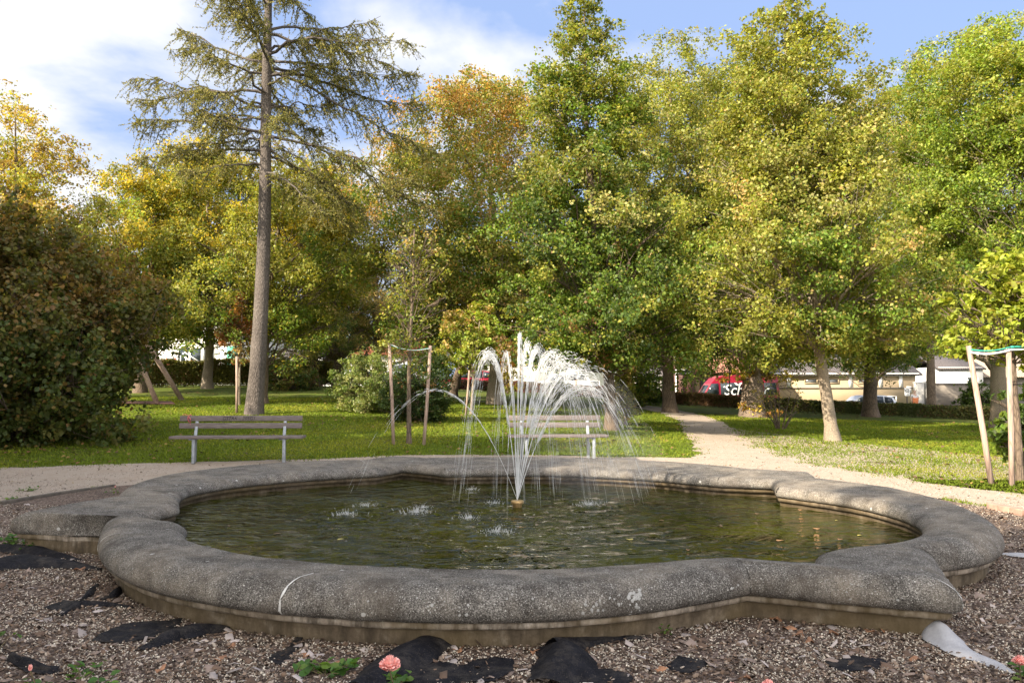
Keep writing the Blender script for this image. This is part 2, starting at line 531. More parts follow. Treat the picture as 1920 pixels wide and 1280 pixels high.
M['cloth_blue'] = plain('blue_cloth', (.20, .30, .50), .9, .08, 10)
M['cloth_dark'] = plain('dark_cloth', (.04, .045, .06), .9, .1, 10)
M['pink'] = plain('rose_petal', (.90, .42, .38), .55, .22, 40)
M['stem'] = plain('stem', (.13, .10, .05), .7, .3, 20)
M['strap_green'] = plain('strap_green', (.03, .28, .22), .5, .2, 20)
M['strap_white'] = plain('strap_white', (.66, .70, .70), .5, .1, 20)
M['pink_ribbon'] = plain('pink_ribbon', (.62, .12, .14), .7, .2, 20)
M['ink'] = plain('ink', (.012, .011, .011), .8, .1, 20)

def tiles_mat(name, lo, hi):
    m, t, b = newmat(name)
    w = t.nodes.new('ShaderNodeTexWave'); w.wave_type = 'BANDS'; w.bands_direction = 'X'
    w.inputs['Scale'].default_value = 1.6; w.inputs['Distortion'].default_value = .6
    t.links.new(objco(t), w.inputs['Vector'])
    n = noise(t, 7, 5, .7, objco(t))
    c = ramp(t, n, [(.3, lo), (.7, hi)])
    c = mixc(t, ramp(t, w.outputs['Fac'], [(.1, (.7, .7, .7)), (.5, (0, 0, 0))]), c, tuple(x * .4 for x in lo))
    t.links.new(c, b.inputs['Base Color']); b.inputs['Roughness'].default_value = .85
    bump(t, b, w.outputs['Fac'], .8, .05)
    return m
M['tiles'] = tiles_mat('roof_tiles', (.27, .11, .075), (.48, .25, .18))
M['slate'] = tiles_mat('grey_roof', (.07, .065, .07), (.14, .12, .12))
M['red_tiles'] = tiles_mat('red_roof', (.24, .07, .04), (.40, .13, .075))
M['tan_roof'] = tiles_mat('tan_roof', (.30, .24, .19), (.45, .37, .30))

# ------------------------------------------------------------------ ground sheets
xs = np.concatenate([np.linspace(-420, -40, 30), np.arange(-39, 39.1, .5), np.linspace(41, 420, 30)])
ys = np.concatenate([np.linspace(-60, -8, 10), np.arange(-7.5, 62, .5), np.linspace(64, 700, 30)])
gx, gy = np.meshgrid(xs, ys)
gz = terrain(gx, gy)
def gridfaces(ny, nx):
    i, j = np.meshgrid(np.arange(ny - 1), np.arange(nx - 1), indexing='ij')
    a = i * nx + j
    return np.stack([a, a + 1, a + nx + 1, a + nx], -1).reshape(-1, 4)
lawn = link('lawn', fast_mesh('lawn', np.stack([gx, gy, gz - .012], -1).reshape(-1, 3), gridfaces(len(ys), len(xs))), M['lawn'])
tag(lawn, kind='structure')

def sheet(name, poly, mat, dz, step=.5, jit=0, rough=None):
    """a sheet cut along the terrain's grid so that it follows it exactly"""
    if jit:
        P = []
        for i in range(len(poly)):
            a = Vector(poly[i][:2]); b = Vector(poly[(i + 1) % len(poly)][:2])
            n = max(1, int((b - a).length / .18)); d = (b - a).normalized(); nn = Vector((-d.y, d.x))
            for k in range(n):
                q = a + (b - a) * k / n
                P.append(q + nn * jit * (mnoise.noise(Vector((q.x * 1.3, q.y * 1.3, 3))) + .6 * mnoise.noise(Vector((q.x * 4.5, q.y * 4.5, 8)))))
        poly = P
    bm = bmesh.new()
    bm.faces.new([bm.verts.new((p[0], p[1], 0)) for p in poly])
    bmesh.ops.triangulate(bm, faces=bm.faces[:])
    x0 = min(v.co.x for v in bm.verts); x1 = max(v.co.x for v in bm.verts)
    y0 = min(v.co.y for v in bm.verts); y1 = max(v.co.y for v in bm.verts)
    for g, ax, lo, hi in ((xs, (1, 0, 0), x0, x1), (ys, (0, 1, 0), y0, y1)):
        for c in g:
            if lo < c < hi:
                bmesh.ops.bisect_plane(bm, geom=bm.verts[:] + bm.edges[:] + bm.faces[:], plane_co=(c * ax[0], c * ax[1], 0), plane_no=ax, dist=1e-5)
    for v in bm.verts: v.co.z = ter(v.co.x, v.co.y) + dz
    me = bpy.data.meshes.new(name); bm.to_mesh(me); bm.free()
    return link(name, me, mat)

g = lambda x, y: tuple(ground(x, y)[:2])
ring_in = [(-16, 6), (-12, 6.7), (-7.6, 8.35), g(0, 946), g(110, 927), g(215, 911), (-4.2, 13.0), (-2.2, 14.0), (0, 14.2), (2.2, 13.6), (4.2, 12.3), (5.4, 10.6), g(1857, 953), g(1925, 968), (8.2, 6.4), (13, 3.5)]
path_poly = ring_in + [(15, 5.2), (9.4, 8.5), g(1925, 926), g(1820, 915), g(1700, 899), g(1560, 877), g(1480, 858), g(1425, 840), g(1392, 820), g(1365, 795), g(1330, 781), g(1300, 774), g(1245, 764), g(1190, 757),
             g(1190, 762), g(1240, 774), g(1272, 788), g(1284, 812), g(1300, 834), g(1310, 848), g(1298, 858), (2.2, 15.7), (0, 15.8), (-2.4, 15.4), g(560, 861), g(420, 864), g(300, 867), g(150, 872), g(0, 877), (-16, 15.6)]
path = sheet('path', path_poly, M['path'], -.004, jit=.17)
tag(path, kind='structure')
bed_poly = ring_in + [(14, -7), (-16, -7)]
bed = sheet('gravel_bed', bed_poly, M['bed'], .0, jit=.0)
tag(bed, kind='structure')
street = sheet('street', [(7, 50.8), (60, 50.8), (60, 61), (7, 61)], M['asphalt'], .0)
tag(street, kind='structure')

# kerb stones along the bed: left row and right brick row
def kerb_row(pts, mat, name, seg, w, h):
    a = Acc()
    P = [Vector(p) for p in pts]
    i = 0
    for p, q in zip(P[:-1], P[1:]):
        n = max(1, round((q - p).length / seg)); d = (q - p).normalized(); ang = math.atan2(d.y, d.x)
        for k in range(n):
            c = p + (q - p) * (k + .5) / n
            M4 = Matrix.Rotation(ang + random.uniform(-.03, .03), 4, 'Z')
            a.box((c.x, c.y, ter(c.x, c.y) + h / 2 - .02 + random.uniform(-.008, .008)), ((q - p).length / n - .012, w, h), M4)
    o = a.obj(name, mat, bevel=.006)
    tag(o, kind='structure'); return o
kerb_row(ring_in[1:6], M['kerb'], 'kerb', .5, .06, .055)
kerb_row([ring_in[12], ring_in[13], (8.2, 6.4)], M['brick'], 'brick_kerb', .22, .11, .09)

# ------------------------------------------------------------------ fountain basin
# plan picked as matching outer/inner key points going clockwise from the left corner spur
def C(*a): return a
keys = [  # (outer x,y), (inner x,y), corner?
    ((-3.50, 6.86), (-2.62, 6.47), 1),     # re-entrant left / front lobe
    ((-3.28, 6.33), (-2.50, 6.10), 0),
    ((-2.92, 5.66), (-2.20, 5.72), 0),
    ((-2.40, 5.04), (-1.75, 5.38), 0),
    ((-1.75, 4.62), (-1.25, 5.14), 0),
    ((-1.00, 4.36), (-.70, 5.00), 0),
    ((-.20, 4.27), (-.15, 4.93), 0),
    ((.60, 4.38), (.45, 4.98), 0),
    ((1.45, 4.86), (1.42, 5.32), 1),       # re-entrant front / right spur
    ((2.02, 4.63), (1.66, 5.20), 0),
    ((2.53, 4.46), (1.93, 5.08), 1),       # tip of right spur
    ((2.71, 4.99), (1.98, 5.24), 0),
    ((2.92, 5.50), (2.05, 5.42), 1),
    ((3.42, 5.70), (2.65, 5.72), 0),
    ((3.80, 6.14), (3.15, 6.15), 0),
    ((4.14, 6.85), (3.45, 6.75), 0),
    ((4.30, 7.75), (3.56, 7.35), 0),
    ((4.30, 8.60), (3.46, 8.00), 0),
    ((4.02, 9.30), (3.22, 8.45), 0),
    ((3.74, 9.75), (2.92, 8.86), 1),
    ((3.86, 10.10), (3.02, 9.20), 0),
    ((3.92, 10.45), (3.08, 9.52), 1),      # tip rear right
    ((3.60, 10.56), (2.80, 9.62), 0),
    ((3.25, 10.80), (2.50, 9.72), 1),
    ((2.75, 11.50), (2.00, 10.18), 0),
    ((2.00, 12.10), (1.40, 10.60), 0),
    ((1.15, 12.45), (.80, 10.82), 0),
    ((.30, 12.60), (.10, 10.90), 0),
    ((-.60, 12.62), (-.45, 10.88), 0),
    ((-1.30, 12.45), (-.90, 10.80), 1),
    ((-1.55, 12.62), (-1.20, 11.10), 0),
    ((-1.90, 12.80), (-1.55, 11.38), 1),   # tip rear left
    ((-2.12, 12.45), (-1.68, 11.05), 0),
    ((-2.32, 12.10), (-1.82, 10.80), 1),
    ((-3.05, 11.95), (-2.45, 10.50), 0),
    ((-3.75, 11.40), (-2.98, 10.05), 0),
    ((-4.28, 10.55), (-3.40, 9.50), 0),
    ((-4.46, 9.70), (-3.58, 8.95), 0),
    ((-4.35, 8.85), (-3.48, 8.35), 0),
    ((-4.05, 8.15), (-3.16, 7.62), 1),
    ((-4.28, 7.55), (-3.20, 7.30), 0),
    ((-4.40, 6.97), (-3.26, 7.00), 1),     # tip left
    ((-4.00, 6.90), (-2.95, 6.74), 0),
]
def densify(idx):
    """Catmull-Rom inside each run between corners; returns dense points"""
    n = len(keys); res = []
    P = [Vector((*k[idx], 0)) for k in keys]; cor = [k[2] for k in keys]
    for i in range(n):
        p1, p2 = P[i], P[(i + 1) % n]
        p0 = P[i - 1] if not cor[i] else p1 * 2 - p2
        p3 = P[(i + 2) % n] if not cor[(i + 1) % n] else p2 * 2 - p1
        for k in range(10):
            t = k / 10
            res.append(.5 * ((2 * p1) + (p2 - p0) * t + (2 * p0 - 5 * p1 + 4 * p2 - p3) * t * t + (3 * p1 - p0 - 3 * p2 + p3) * t ** 3))
    return res
OUT = densify(0); INN = densify(1)
REENT = {0, 8, 12, 19, 23, 29, 33, 39}            # key indices where a lobe meets a corner spur
def smooth(P, k, keep):
    for _ in range(k):
        P = [P[i] if (i % 10 == 0 and i // 10 in keep) else (P[i - 1] + P[i] * 2 + P[(i + 1) % len(P)]) / 4 for i in range(len(P))]
    return P
CORN = {i for i, k in enumerate(keys) if k[2]}
OUT = smooth(smooth(OUT, 36, CORN), 1, REENT); INN = smooth(smooth(INN, 36, CORN), 1, set())
NP_ = len(OUT)
def offn(P):
    res = []
    for i in range(NP_):
        t = (P[(i + 1) % NP_] - P[i - 1]); t.z = 0
        nrm = Vector((t.y, -t.x, 0)).normalized()
        res.append(nrm)
    return res
NO = offn(OUT); NI = offn(INN)
# the outline runs anticlockwise: outward normal = (ty,-tx)
# profile rows: (kind, amount, z); 'o' = inset from the outer outline along its normal, 'i' = inset from inner outline, 'm' = blend
ZC = .341
coping = [('o', .125, .160), ('o', .075, .146), ('o', .030, .154), ('o', .006, .178), ('o', .0, .210), ('o', .009, .246), ('o', .032, .280), ('o', .066, .308),
          ('o', .108, .329), ('o', .152, .339), ('m', .36, ZC - .001), ('m', .52, ZC - .006), ('m', .64, ZC - .010), ('m', .76, ZC - .016), ('i', .105, .326), ('i', .060, .312), ('i', .025, .288), ('i', .006, .262), ('i', .0, .238), ('i', .012, .212), ('i', .050, .200), ('i', .090, .208)]
def scales(P, Q, sgn):
    """how far to move from P towards Q so that the distance measured square to the edge is 1"""
    r = []
    for i in range(NP_):
        d = (Q[i] - P[i]).normalized(); best = 0
        for a_, b_ in ((i - 1, i), (i, (i + 1) % NP_)):
            t = (P[b_] - P[a_]).normalized(); n = Vector((t.y, -t.x, 0)) * sgn
            best += d.dot(n) / 2
        r.append(1 / max(.62, abs(best)))
    for _ in range(2): r = [(r[i - 1] + 2 * r[i] + r[(i + 1) % NP_]) / 4 for i in range(NP_)]
    return r
SO = scales(OUT, INN, -1); SI = scales(INN, OUT, 1)
def plan(kind, a, i):
    W = (INN[i] - OUT[i]).length
    if kind == 'o': return OUT[i].lerp(INN[i], min(.36, a * SO[i] / W))
    if kind == 'i': return INN[i].lerp(OUT[i], min(.36, a * SI[i] / W))
    return OUT[i].lerp(INN[i], a)
def wavy(q, z):
    return mnoise.noise(Vector((q.x * 2.2, q.y * 2.2, z * 3))) * .004 + mnoise.noise(Vector((q.x * 9, q.y * 9, z * 9))) * .0035 + mnoise.noise(Vector((q.x * 28, q.y * 28, z * 28))) * .0014
def rows(prof, lift=0):
    V = []
    for kind, a, z in prof:
        for i in range(NP_):
            p = plan(kind, a, i); q = level(p.x, p.y, z)
            V.append((q.x, q.y, q.z + wavy(q, z)))
    return V
def ringfaces(nr):
    return np.array([[r * NP_ + i, r * NP_ + (i + 1) % NP_, (r + 1) * NP_ + (i + 1) % NP_, (r + 1) * NP_ + i] for r in range(nr - 1) for i in range(NP_)])
fountain = thing('fountain_basin', 'round stone fountain basin with lobed rim and pointed corners, filled with green water', 'fountain', (0, 8.4, 0))
def fl(me, name, mat):
    o = link(name, me, mat, fountain); o.location = (0, -8.4, 0); return o
me = fast_mesh('rim', rows(coping), ringfaces(len(coping))[:, ::-1])
ev = np.empty(len(me.edges) * 2, np.int32); me.edges.foreach_get('vertices', ev); ev = ev.reshape(-1, 2)
c0 = ev[:, 0] % NP_; sharp = (c0 == ev[:, 1] % NP_) & np.isin(c0, [k * 10 for k in REENT])
at = me.attributes.new('sharp_edge', 'BOOLEAN', 'EDGE'); at.data.foreach_set('value', sharp)
fl(me, 'rim', M['stone'])
le = [('o', .115, .158), ('o', .060, .150), ('o', .050, .142), ('o', .052, .116), ('o', .064, .108), ('o', .110, .104)]
fl(fast_mesh('ledge', rows(le), ringfaces(len(le))), 'ledge', M['ledge'])
pl = [('o', .104, .112), ('o', .106, .03), ('o', .110, -.12)]
fl(fast_mesh('plinth', rows(pl), ringfaces(len(pl))), 'plinth', M['plinth'])
iw = [('i', .095, .212), ('i', .040, .204), ('i', .040, .160), ('i', .075, .156), ('i', .080, .09), ('i', .08, -.30)]
fl(fast_mesh('inner_wall', rows(iw), ringfaces(len(iw))[:, ::-1]), 'inner_wall', M['plinth'])
# pale mortar joints across the rim
def joint(i, w=.012, rows_=None):
    V = []; pr = rows_ or coping[1:11]
    for kind, a, z in pr:
        for s in (0, 1):
            j = i + s
            p = plan(kind, max(0, a - .004) if kind != 'm' else a, i).lerp(plan(kind, max(0, a - .004) if kind != 'm' else a, i + 1), s * w / .1)
            q = level(p.x, p.y, z); wv = wavy(q, z)
            jg = (mnoise.noise(Vector((0, z * 40, i + s * 5))) * .016)
            V.append((q.x + jg, q.y - .003 * (kind == 'o'), q.z + wv + .004))
    f = [[2 * k, 2 * k + 1, 2 * k + 3, 2 * k + 2] for k in range(len(pr) - 1)]
    return fast_mesh('mortar_or_seam_shade', V, np.array(f))
for i in (46, 15, 100, 209, 232, 330):
    fl(joint(i, .016 if i == 46 else .008), 'mortar_or_seam_shade', M['mortar'])

for i in (0, 80, 120, 190, 230, 290, 390):  # seams at the re-entrant creases, their valley shade painted as dark strips
    fl(joint(i, .006, coping[1:19]), 'seam_shade_strip', M['seam_shade'])
# pale lichen rosettes grown on the outer face of the rim
def rim_pt(i, row):
    k = min(len(coping) - 2, int(row)); f = row - k
    a_ = coping[k]; b_ = coping[k + 1]
    p = plan(a_[0], a_[1], i % NP_); q = plan(b_[0], b_[1], i % NP_)
    u = level(p.x, p.y, a_[2]); v = level(q.x, q.y, b_[2])
    u.z += wavy(u, a_[2]); v.z += wavy(v, b_[2])
    return u.lerp(v, f)
for ci, (i0, r0_, n_, sp_i, sp_r, sz) in enumerate([(71, 5.4, 22, .5, 1.7, .013), (68.5, 5.0, 16, .9, .9, .009), (59.5, 4.6, 7, .5, .6, .010), (57.0, 5.0, 5, .3, .6, .009), (52, 5.2, 8, 1.5, 1.6, .006), (78.6, 4.6, 4, .3, .5, .012), (92, 5.5, 16, 3.0, 1.6, .007), (36, 5.2, 16, 6, 1.6, .006), (64, 6.2, 26, 9, 1.4, .006), (108, 6.0, 10, 3, 1.6, .008)]):
    V = []; Fs = []
    for k in range(n_):
        fi = i0 + rng.normal(0, sp_i); fr = min(9.5, max(1.5, r0_ + rng.normal(0, sp_r)))
        i_ = int(fi); w_ = fi - i_
        P = rim_pt(i_, fr).lerp(rim_pt(i_ + 1, fr), w_)
        tu = (rim_pt(i_ + 1, fr) - rim_pt(i_, fr)).normalized(); tv = (rim_pt(i_, fr + .4) - rim_pt(i_, fr - .4)).normalized()
        nn = tu.cross(tv).normalized()
        if nn.dot(P - level(0, 8.4, .1)) < 0: nn = -nn
        r_ = sz * rng.uniform(.35, 1.2); n0 = len(V); m_ = 9
        V.append(tuple(P + nn * .0045))
        for j in range(m_):
            a_ = 2 * math.pi * j / m_; rr_ = r_ * rng.uniform(.65, 1.2)
            V.append(tuple(P + (tu * math.cos(a_) + tv * math.sin(a_)) * rr_ + nn * .001))
        Fs += [[n0, n0 + 1 + j, n0 + 1 + (j + 1) % m_] for j in range(m_)]
    fl(fast_mesh('lichen', V, np.array(Fs)), 'lichen', M['lichen'])

# water surface with rings running out from the splashes
WZ = .11
spl = [(650, 965, 1), (688, 948, .8), (780, 960, 1.2), (878, 971, .9), (932, 998, 1.2), (927, 944, .8), (1105, 946, 1), (885, 918, .7), (795, 952, .7)]
SPL = [(at_z(x, y, WZ), s) for x, y, s in spl]
nozzle_xy = at_z(970, 951, WZ)
wx = np.linspace(-4.6, 4.6, 300); wy = np.linspace(4.6, 11.8, 240)
X2, Y2 = np.meshgrid(wx, wy)
Z2 = np.zeros_like(X2)
for p, s in SPL:
    d = np.hypot(X2 - p.x, Y2 - p.y)
    Z2 += s * .0090 * np.sin(d * 34) * np.exp(-d * 2.2)
d = np.hypot(X2 - nozzle_xy.x, Y2 - nozzle_xy.y)
Z2 += .0042 * np.sin(d * 21 + .6 * np.sin(X2 * 3) + .5 * np.sin(Y2 * 4)) * np.exp(-d * .22)
# keep only cells inside the inner wall (slightly beyond it)
import itertools
INW = [level((INN[i] + NI[i] * .11).x, (INN[i] + NI[i] * .11).y, WZ) for i in range(0, NP_, 2)]
px_ = np.array([p.x for p in INW]); py_ = np.array([p.y for p in INW])
def inside(X, Y):
    r = np.zeros(X.shape, bool); n = len(px_)
    for i in range(n):
        x1, y1, x2, y2 = px_[i - 1], py_[i - 1], px_[i], py_[i]
        c = ((y1 > Y) != (y2 > Y)) & (X < (x2 - x1) * (Y - y1) / (y2 - y1 + 1e-12) + x1)
        r ^= c
    return r
ff = gridfaces(240, 300)
cc = inside(X2.ravel()[ff].mean(1), Y2.ravel()[ff].mean(1))
water = link('water', fast_mesh('water', np.stack([X2, Y2, WZ + Z2], -1).reshape(-1, 3), ff[cc]), M['water'])
tag(water, kind='structure')

# leaves floating on the water
for i, (x, y) in enumerate([(1530, 990), (1568, 975), (1496, 1000), (1462, 1012), (1612, 1003), (1350, 985), (1290, 1030), (1180, 1010), (1420, 962), (1500, 955), (640, 1010), (520, 1000), (1240, 975), (1560, 945), (430, 985), (1575, 1010)]):
    p = at_z(x, y, WZ + .006); n = 8; r_ = rng.uniform(.02, .038)
    V = [(0, 0, .002)] + [(math.cos(a_) * r_ * rng.uniform(.8, 1.3), math.sin(a_) * r_ * rng.uniform(.5, .8), .001 + .004 * math.sin(a_ * 2 + i)) for a_ in np.linspace(0, 2 * np.pi, n, endpoint=False)]
    o = link('floating_leaf', fast_mesh('floating_leaf', V, np.array([[0, 1 + k, 1 + (k + 1) % n] for k in range(n)])), M['float_leaf'][i % 3])
    o.location = p; o.rotation_euler = (0, 0, rng.uniform(0, 6)); so = o.modifiers.new('t', 'SOLIDIFY'); so.thickness = .0008
    tag(o, 'small dead leaf floating flat on the dark pool water', 'floating leaf', 'dead leaves floating on the pool')

# nozzle
noz = thing('fountain_nozzle', 'small brass nozzle standing just above the water in the middle of the basin', 'nozzle', (nozzle_xy.x, nozzle_xy.y, 0))
a = Acc(); a.tube([(0, 0, -.1), (0, 0, .14), (0, 0, .15)], [.045, .05, .058], 16, True); a.obj('body', M['brass'], noz, True)
a = Acc(); a.tube([(0, 0, .152), (0, 0, .158), (0, 0, .182), (0, 0, .188)], [.066, .07, .07, .062], 16, True); a.obj('cap', M['brass'], noz, True)
NZ = Vector((nozzle_xy.x, nozzle_xy.y, .19))

# jets: (vx, vy, vz, spread, filaments)
spray = thing('water_plume', 'white plume of thin water jets rising from the nozzle and falling back as spray', 'water jet', tuple(NZ))
G9 = 9.81
def jet(land_dx, land_dy, apex, spread, nf, breakup=.55, wind=.0, solid=1.0, drift=0):
    vz = math.sqrt(2 * G9 * apex); T = vz / G9 + math.sqrt(2 * (apex + .08) / G9)
    vx, vy = land_dx / T, land_dy / T
    A = Acc(); B = Acc()
    # clear rope of water near the nozzle
    tt = np.linspace(0, T * .40, 26)
    wob = .004
    P = np.stack([vx * tt, vy * tt, vz * tt - .5 * G9 * tt ** 2], -1) + rng.normal(0, wob, (26, 3)) * (tt / T)[:, None]
    A.tube(P, np.linspace(.0045, .0065, 26) * rng.uniform(.6, 1.4, 26) * solid, 5)
    for k in range(5):
        q = np.linspace(T * rng.uniform(0, .12), T * rng.uniform(.3, .5), 18); A.tube(np.stack([vx * q, vy * q, vz * q - .5 * G9 * q ** 2], -1) * (1 + rng.normal(0, .012)) + rng.normal(0, .006, (18, 3)) * (q / T)[:, None], rng.uniform(.0012, .0030) * solid, 4)
    for k in range(nf):
        sc = 1 + rng.normal(0, spread * .35)
        ax, ay, az = vx * sc + rng.normal(0, spread * .30) + wind * rng.random(), vy * sc + rng.normal(0, spread * .30), vz * (1 + rng.normal(0, spread * .11))
        t0 = T * rng.uniform(.22, .48) if k % 3 else T * .15
        t = t0
        while t < T * 1.02:
            ln = rng.uniform(.015, .05) * (1 + .5 * (t > T * .6))
            gap = rng.uniform(.004, .03) * (1.0 if t < T * .55 else 3.2)
            if t > T * .62 and rng.random() < .13: break
            q = np.linspace(t, t + ln, 4)
            P = np.stack([ax * q, ay * q, az * q - .5 * G9 * q ** 2], -1)
            if P[:, 2].min() < -.08: break
            r = rng.uniform(.0014, .0034) * (1.15 if t < T * .55 else max(.35, 1.5 - 1.2 * t / T))
            B.tube(P, [r * .3, r, r, r * .3], 4)
            t += ln + gap
    return A, B
JET = [(-1.80, -.35, 1.20, .05, 7, 0), (-.62, -.15, 1.60, .10, 60, -.02), (-.25, .6, 1.62, .08, 26, 0), (.05, .1, 1.82, .05, 44, .02), (.20, -.2, 1.70, .06, 30, .03),
       (.42, .3, 1.66, .09, 46, .06), (.70, -.1, 1.60, .13, 40, .10), (.98, .35, 1.50, .18, 48, .16), (1.22, -.1, 1.40, .24, 56, .20), (1.50, .1, 1.24, .11, 36, .04), (.95, .8, 1.34, .20, 28, .1),
       (-.12, -.9, 1.25, .05, 8, 0)]
for dx_, dy_, ap, sp, nf, wd in JET:
    A, B = jet(dx_, dy_, ap, sp, nf, wind=wd, solid=.40 if dx_ < -1 else .9)
    o = A.obj('jet', M['jet'], spray, True)
    tag(B.obj('drops', M['spray'], o, True), kind='stuff')

# fine mist hanging to the right of the plume
mm = bpy.data.materials.new('mist'); mm.use_nodes = True; t_ = mm.node_tree; t_.nodes.clear()
o_ = t_.nodes.new('ShaderNodeOutputMaterial'); v_ = t_.nodes.new('ShaderNodeVolumePrincipled'); v_.inputs['Density'].default_value = .10; v_.inputs['Color'].default_value = (.97, .98, 1, 1)
t_.links.new(v_.outputs[0], o_.inputs['Volume'])
bm = bmesh.new()
for c_, r_ in (((.55, .1, 1.30), (.50, .40, .34)), ((.85, .1, 1.10), (.50, .40, .36)), ((.75, .1, .90), (.66, .5, .56)), ((.95, .1, .55), (.70, .5, .55))):
    bmesh.ops.create_icosphere(bm, subdivisions=4, radius=1, matrix=Matrix.Translation(NZ + Vector(c_) - Vector((0, 0, .1))) @ Matrix.Diagonal((*r_, 1)))
me = bpy.data.meshes.new('mist'); bm.to_mesh(me); bm.free()
tag(link('mist', me, mm), kind='stuff')

# splashes where the jets land
for i, (p, s) in enumerate(SPL):
    A = Acc()
    for k in range(int(110 * s)):
        an = rng.uniform(0, 2 * np.pi); r0 = abs(rng.normal(0, .085 * s)); h = rng.uniform(.004, .045) * rng.random() * s * 1.6 * math.exp(-r0 * 5)
        b = np.array([math.cos(an) * r0 * 1.25, math.sin(an) * r0, 0])
        tp = b + np.array([math.cos(an) * h * .4, math.sin(an) * h * .4, h])
        A.tube([b, (b + tp) / 2, tp], [.004, .003, .001], 4)
    for k in range(int(30 * s)):
        an = rng.uniform(0, 2 * np.pi); r0 = rng.uniform(0, .16) * s; z = rng.uniform(.005, .07) * s
        b = np.array([math.cos(an) * r0, math.sin(an) * r0, z]); A.tube([b, b + [0, 0, .004], b + [0, 0, .010]], [.001, .003, .001], 4)
    o = A.obj('water_splash', M['splash'], None, True); o.location = p
    where = ['leftmost splash on the water, low and white', 'small splash just behind the leftmost one', 'widest splash in the left half of the water', 'splash to the left of the nozzle, midway to the widest one', 'nearest splash, in front of the nozzle',
             'splash just behind and left of the nozzle', 'lone splash to the right of the nozzle', 'faint farthest splash near the back wall of the basin', 'upper splash touching the back of the widest one'][i]
    tag(o, where, 'splash', 'splashes where the jets fall back')

# ------------------------------------------------------------------ vegetation builders
GRN = (.115, .175, .024); DGR = (.06, .10, .018); YGR = (.255, .262, .045); YEL = (.44, .345, .04); ORA = (.44, .24, .06)
BRN = (.20, .12, .045); PAL = (.36, .345, .11); LIM = (.25, .32, .045); OLV = (.20, .205, .045); TAN = (.44, .32, .12); RED = (.30, .13, .055)

def unit(n):
    v = rng.normal(size=(n, 3)); return v / (np.linalg.norm(v, axis=1)[:, None] + 1e-9)

def leaf_geo(C, S, Nrm, aspect=.62, hexa=False, droop=.0):
    n = len(C)
    t = np.cross(Nrm, unit(n)); t[:, 2] -= droop; t /= np.linalg.norm(t, axis=1)[:, None] + 1e-9
    b = np.cross(Nrm, t); b /= np.linalg.norm(b, axis=1)[:, None] + 1e-9
    nn = np.cross(t, b)
    S = S[:, None]
    if not hexa:
        V = np.stack([C - t * S * .5, C - t * S * .05 + b * S * aspect * .5 + nn * S * .13, C + t * S * .5, C - t * S * .05 - b * S * aspect * .5 + nn * S * .13], 1)
        F_ = np.arange(n * 4).reshape(n, 4); k = 4
    else:
        V = np.stack([C - t * S * .5, C - t * S * .2 + b * S * aspect * .5 + nn * S * .10, C + t * S * .15 + b * S * aspect * .42 + nn * S * .08, C + t * S * .5 - nn * S * .06,
                      C + t * S * .15 - b * S * aspect * .42 + nn * S * .08, C - t * S * .2 - b * S * aspect * .5 + nn * S * .10], 1)
        i = np.arange(n)[:, None] * 6
        F_ = np.concatenate([i + [[0, 1, 2, 3]], i + [[3, 4, 5, 0]]]); k = 6
    return V.reshape(-1, 3), F_, k

def pick(pal, n):
    w = np.array([p[1] for p in pal], float); w /= w.sum()
    c = np.array([p[0] for p in pal], float)
    return c[rng.choice(len(pal), n, p=w)]

def crown_mesh(name, clumps, rads, colors, nleaf, size, pal, mixp=.3, aspect=.62, hexa=False, up=.5, flat=.65, droop=.2, centre=None, keep=None):
    # clumps break up into twig-end tufts, some of them bare
    ns = 9; nc0 = len(clumps)
    sub = np.repeat(clumps, ns, 0) + rng.normal(size=(nc0 * ns, 3)) * .50 * np.repeat(rads, ns)[:, None] * np.array([1, 1, flat])
    srad = np.repeat(rads, ns) * rng.uniform(.22, .46, nc0 * ns); sidx = np.repeat(np.arange(nc0), ns)
    w = srad ** 2.0 * rng.choice([.15, .6, 1, 1.5], nc0 * ns); cnt = rng.multinomial(nleaf, w / w.sum())
    si = np.repeat(np.arange(nc0 * ns), cnt); idx = sidx[si]; n = len(idx)
    off = unit(n) * (rng.random(n)[:, None] ** .5) * 1.15 * srad[si][:, None]
    off[:, 2] *= .8
    P = sub[si] + off
    if keep is not None:
        m = keep(P); P = P[m]; idx = idx[m]; off = off[m]; n = len(P)
    c0 = clumps.mean(0) if centre is None else centre
    o = P - c0; o /= np.linalg.norm(o, axis=1)[:, None] + 1e-9
    Nn = unit(n) + np.array([0, 0, up]) + o * .55
    Nn /= np.linalg.norm(Nn, axis=1)[:, None]
    S = size * rng.uniform(.6, 1.25, n)
    V, Fc, k = leaf_geo(P, S, Nn, aspect, hexa, droop)
    cc = colors[idx] * rng.uniform(.78, 1.22, len(sub))[si][:, None]
    alt = pick(pal, n); m = rng.random(n) < mixp
    cc = np.where(m[:, None], alt, cc)
    cc = cc * rng.uniform(.7, 1.3, n)[:, None] * (1 + rng.normal(0, .06, (n, 3)))
    me = fast_mesh(name, V, Fc, True)
    setcol(me, np.repeat(np.clip(cc, .004, .8), k, 0))
    return me

def trunk_path(H, lean, wob, n=10, seed=0):
    t = np.linspace(0, 1, n)
    x = lean[0] * t + wob * (np.sin(t * 5 + seed) - math.sin(seed)) ; y = lean[1] * t + wob * (np.cos(t * 4 + seed * 2) - math.cos(seed * 2))
    return np.stack([x, y, H * t], -1)

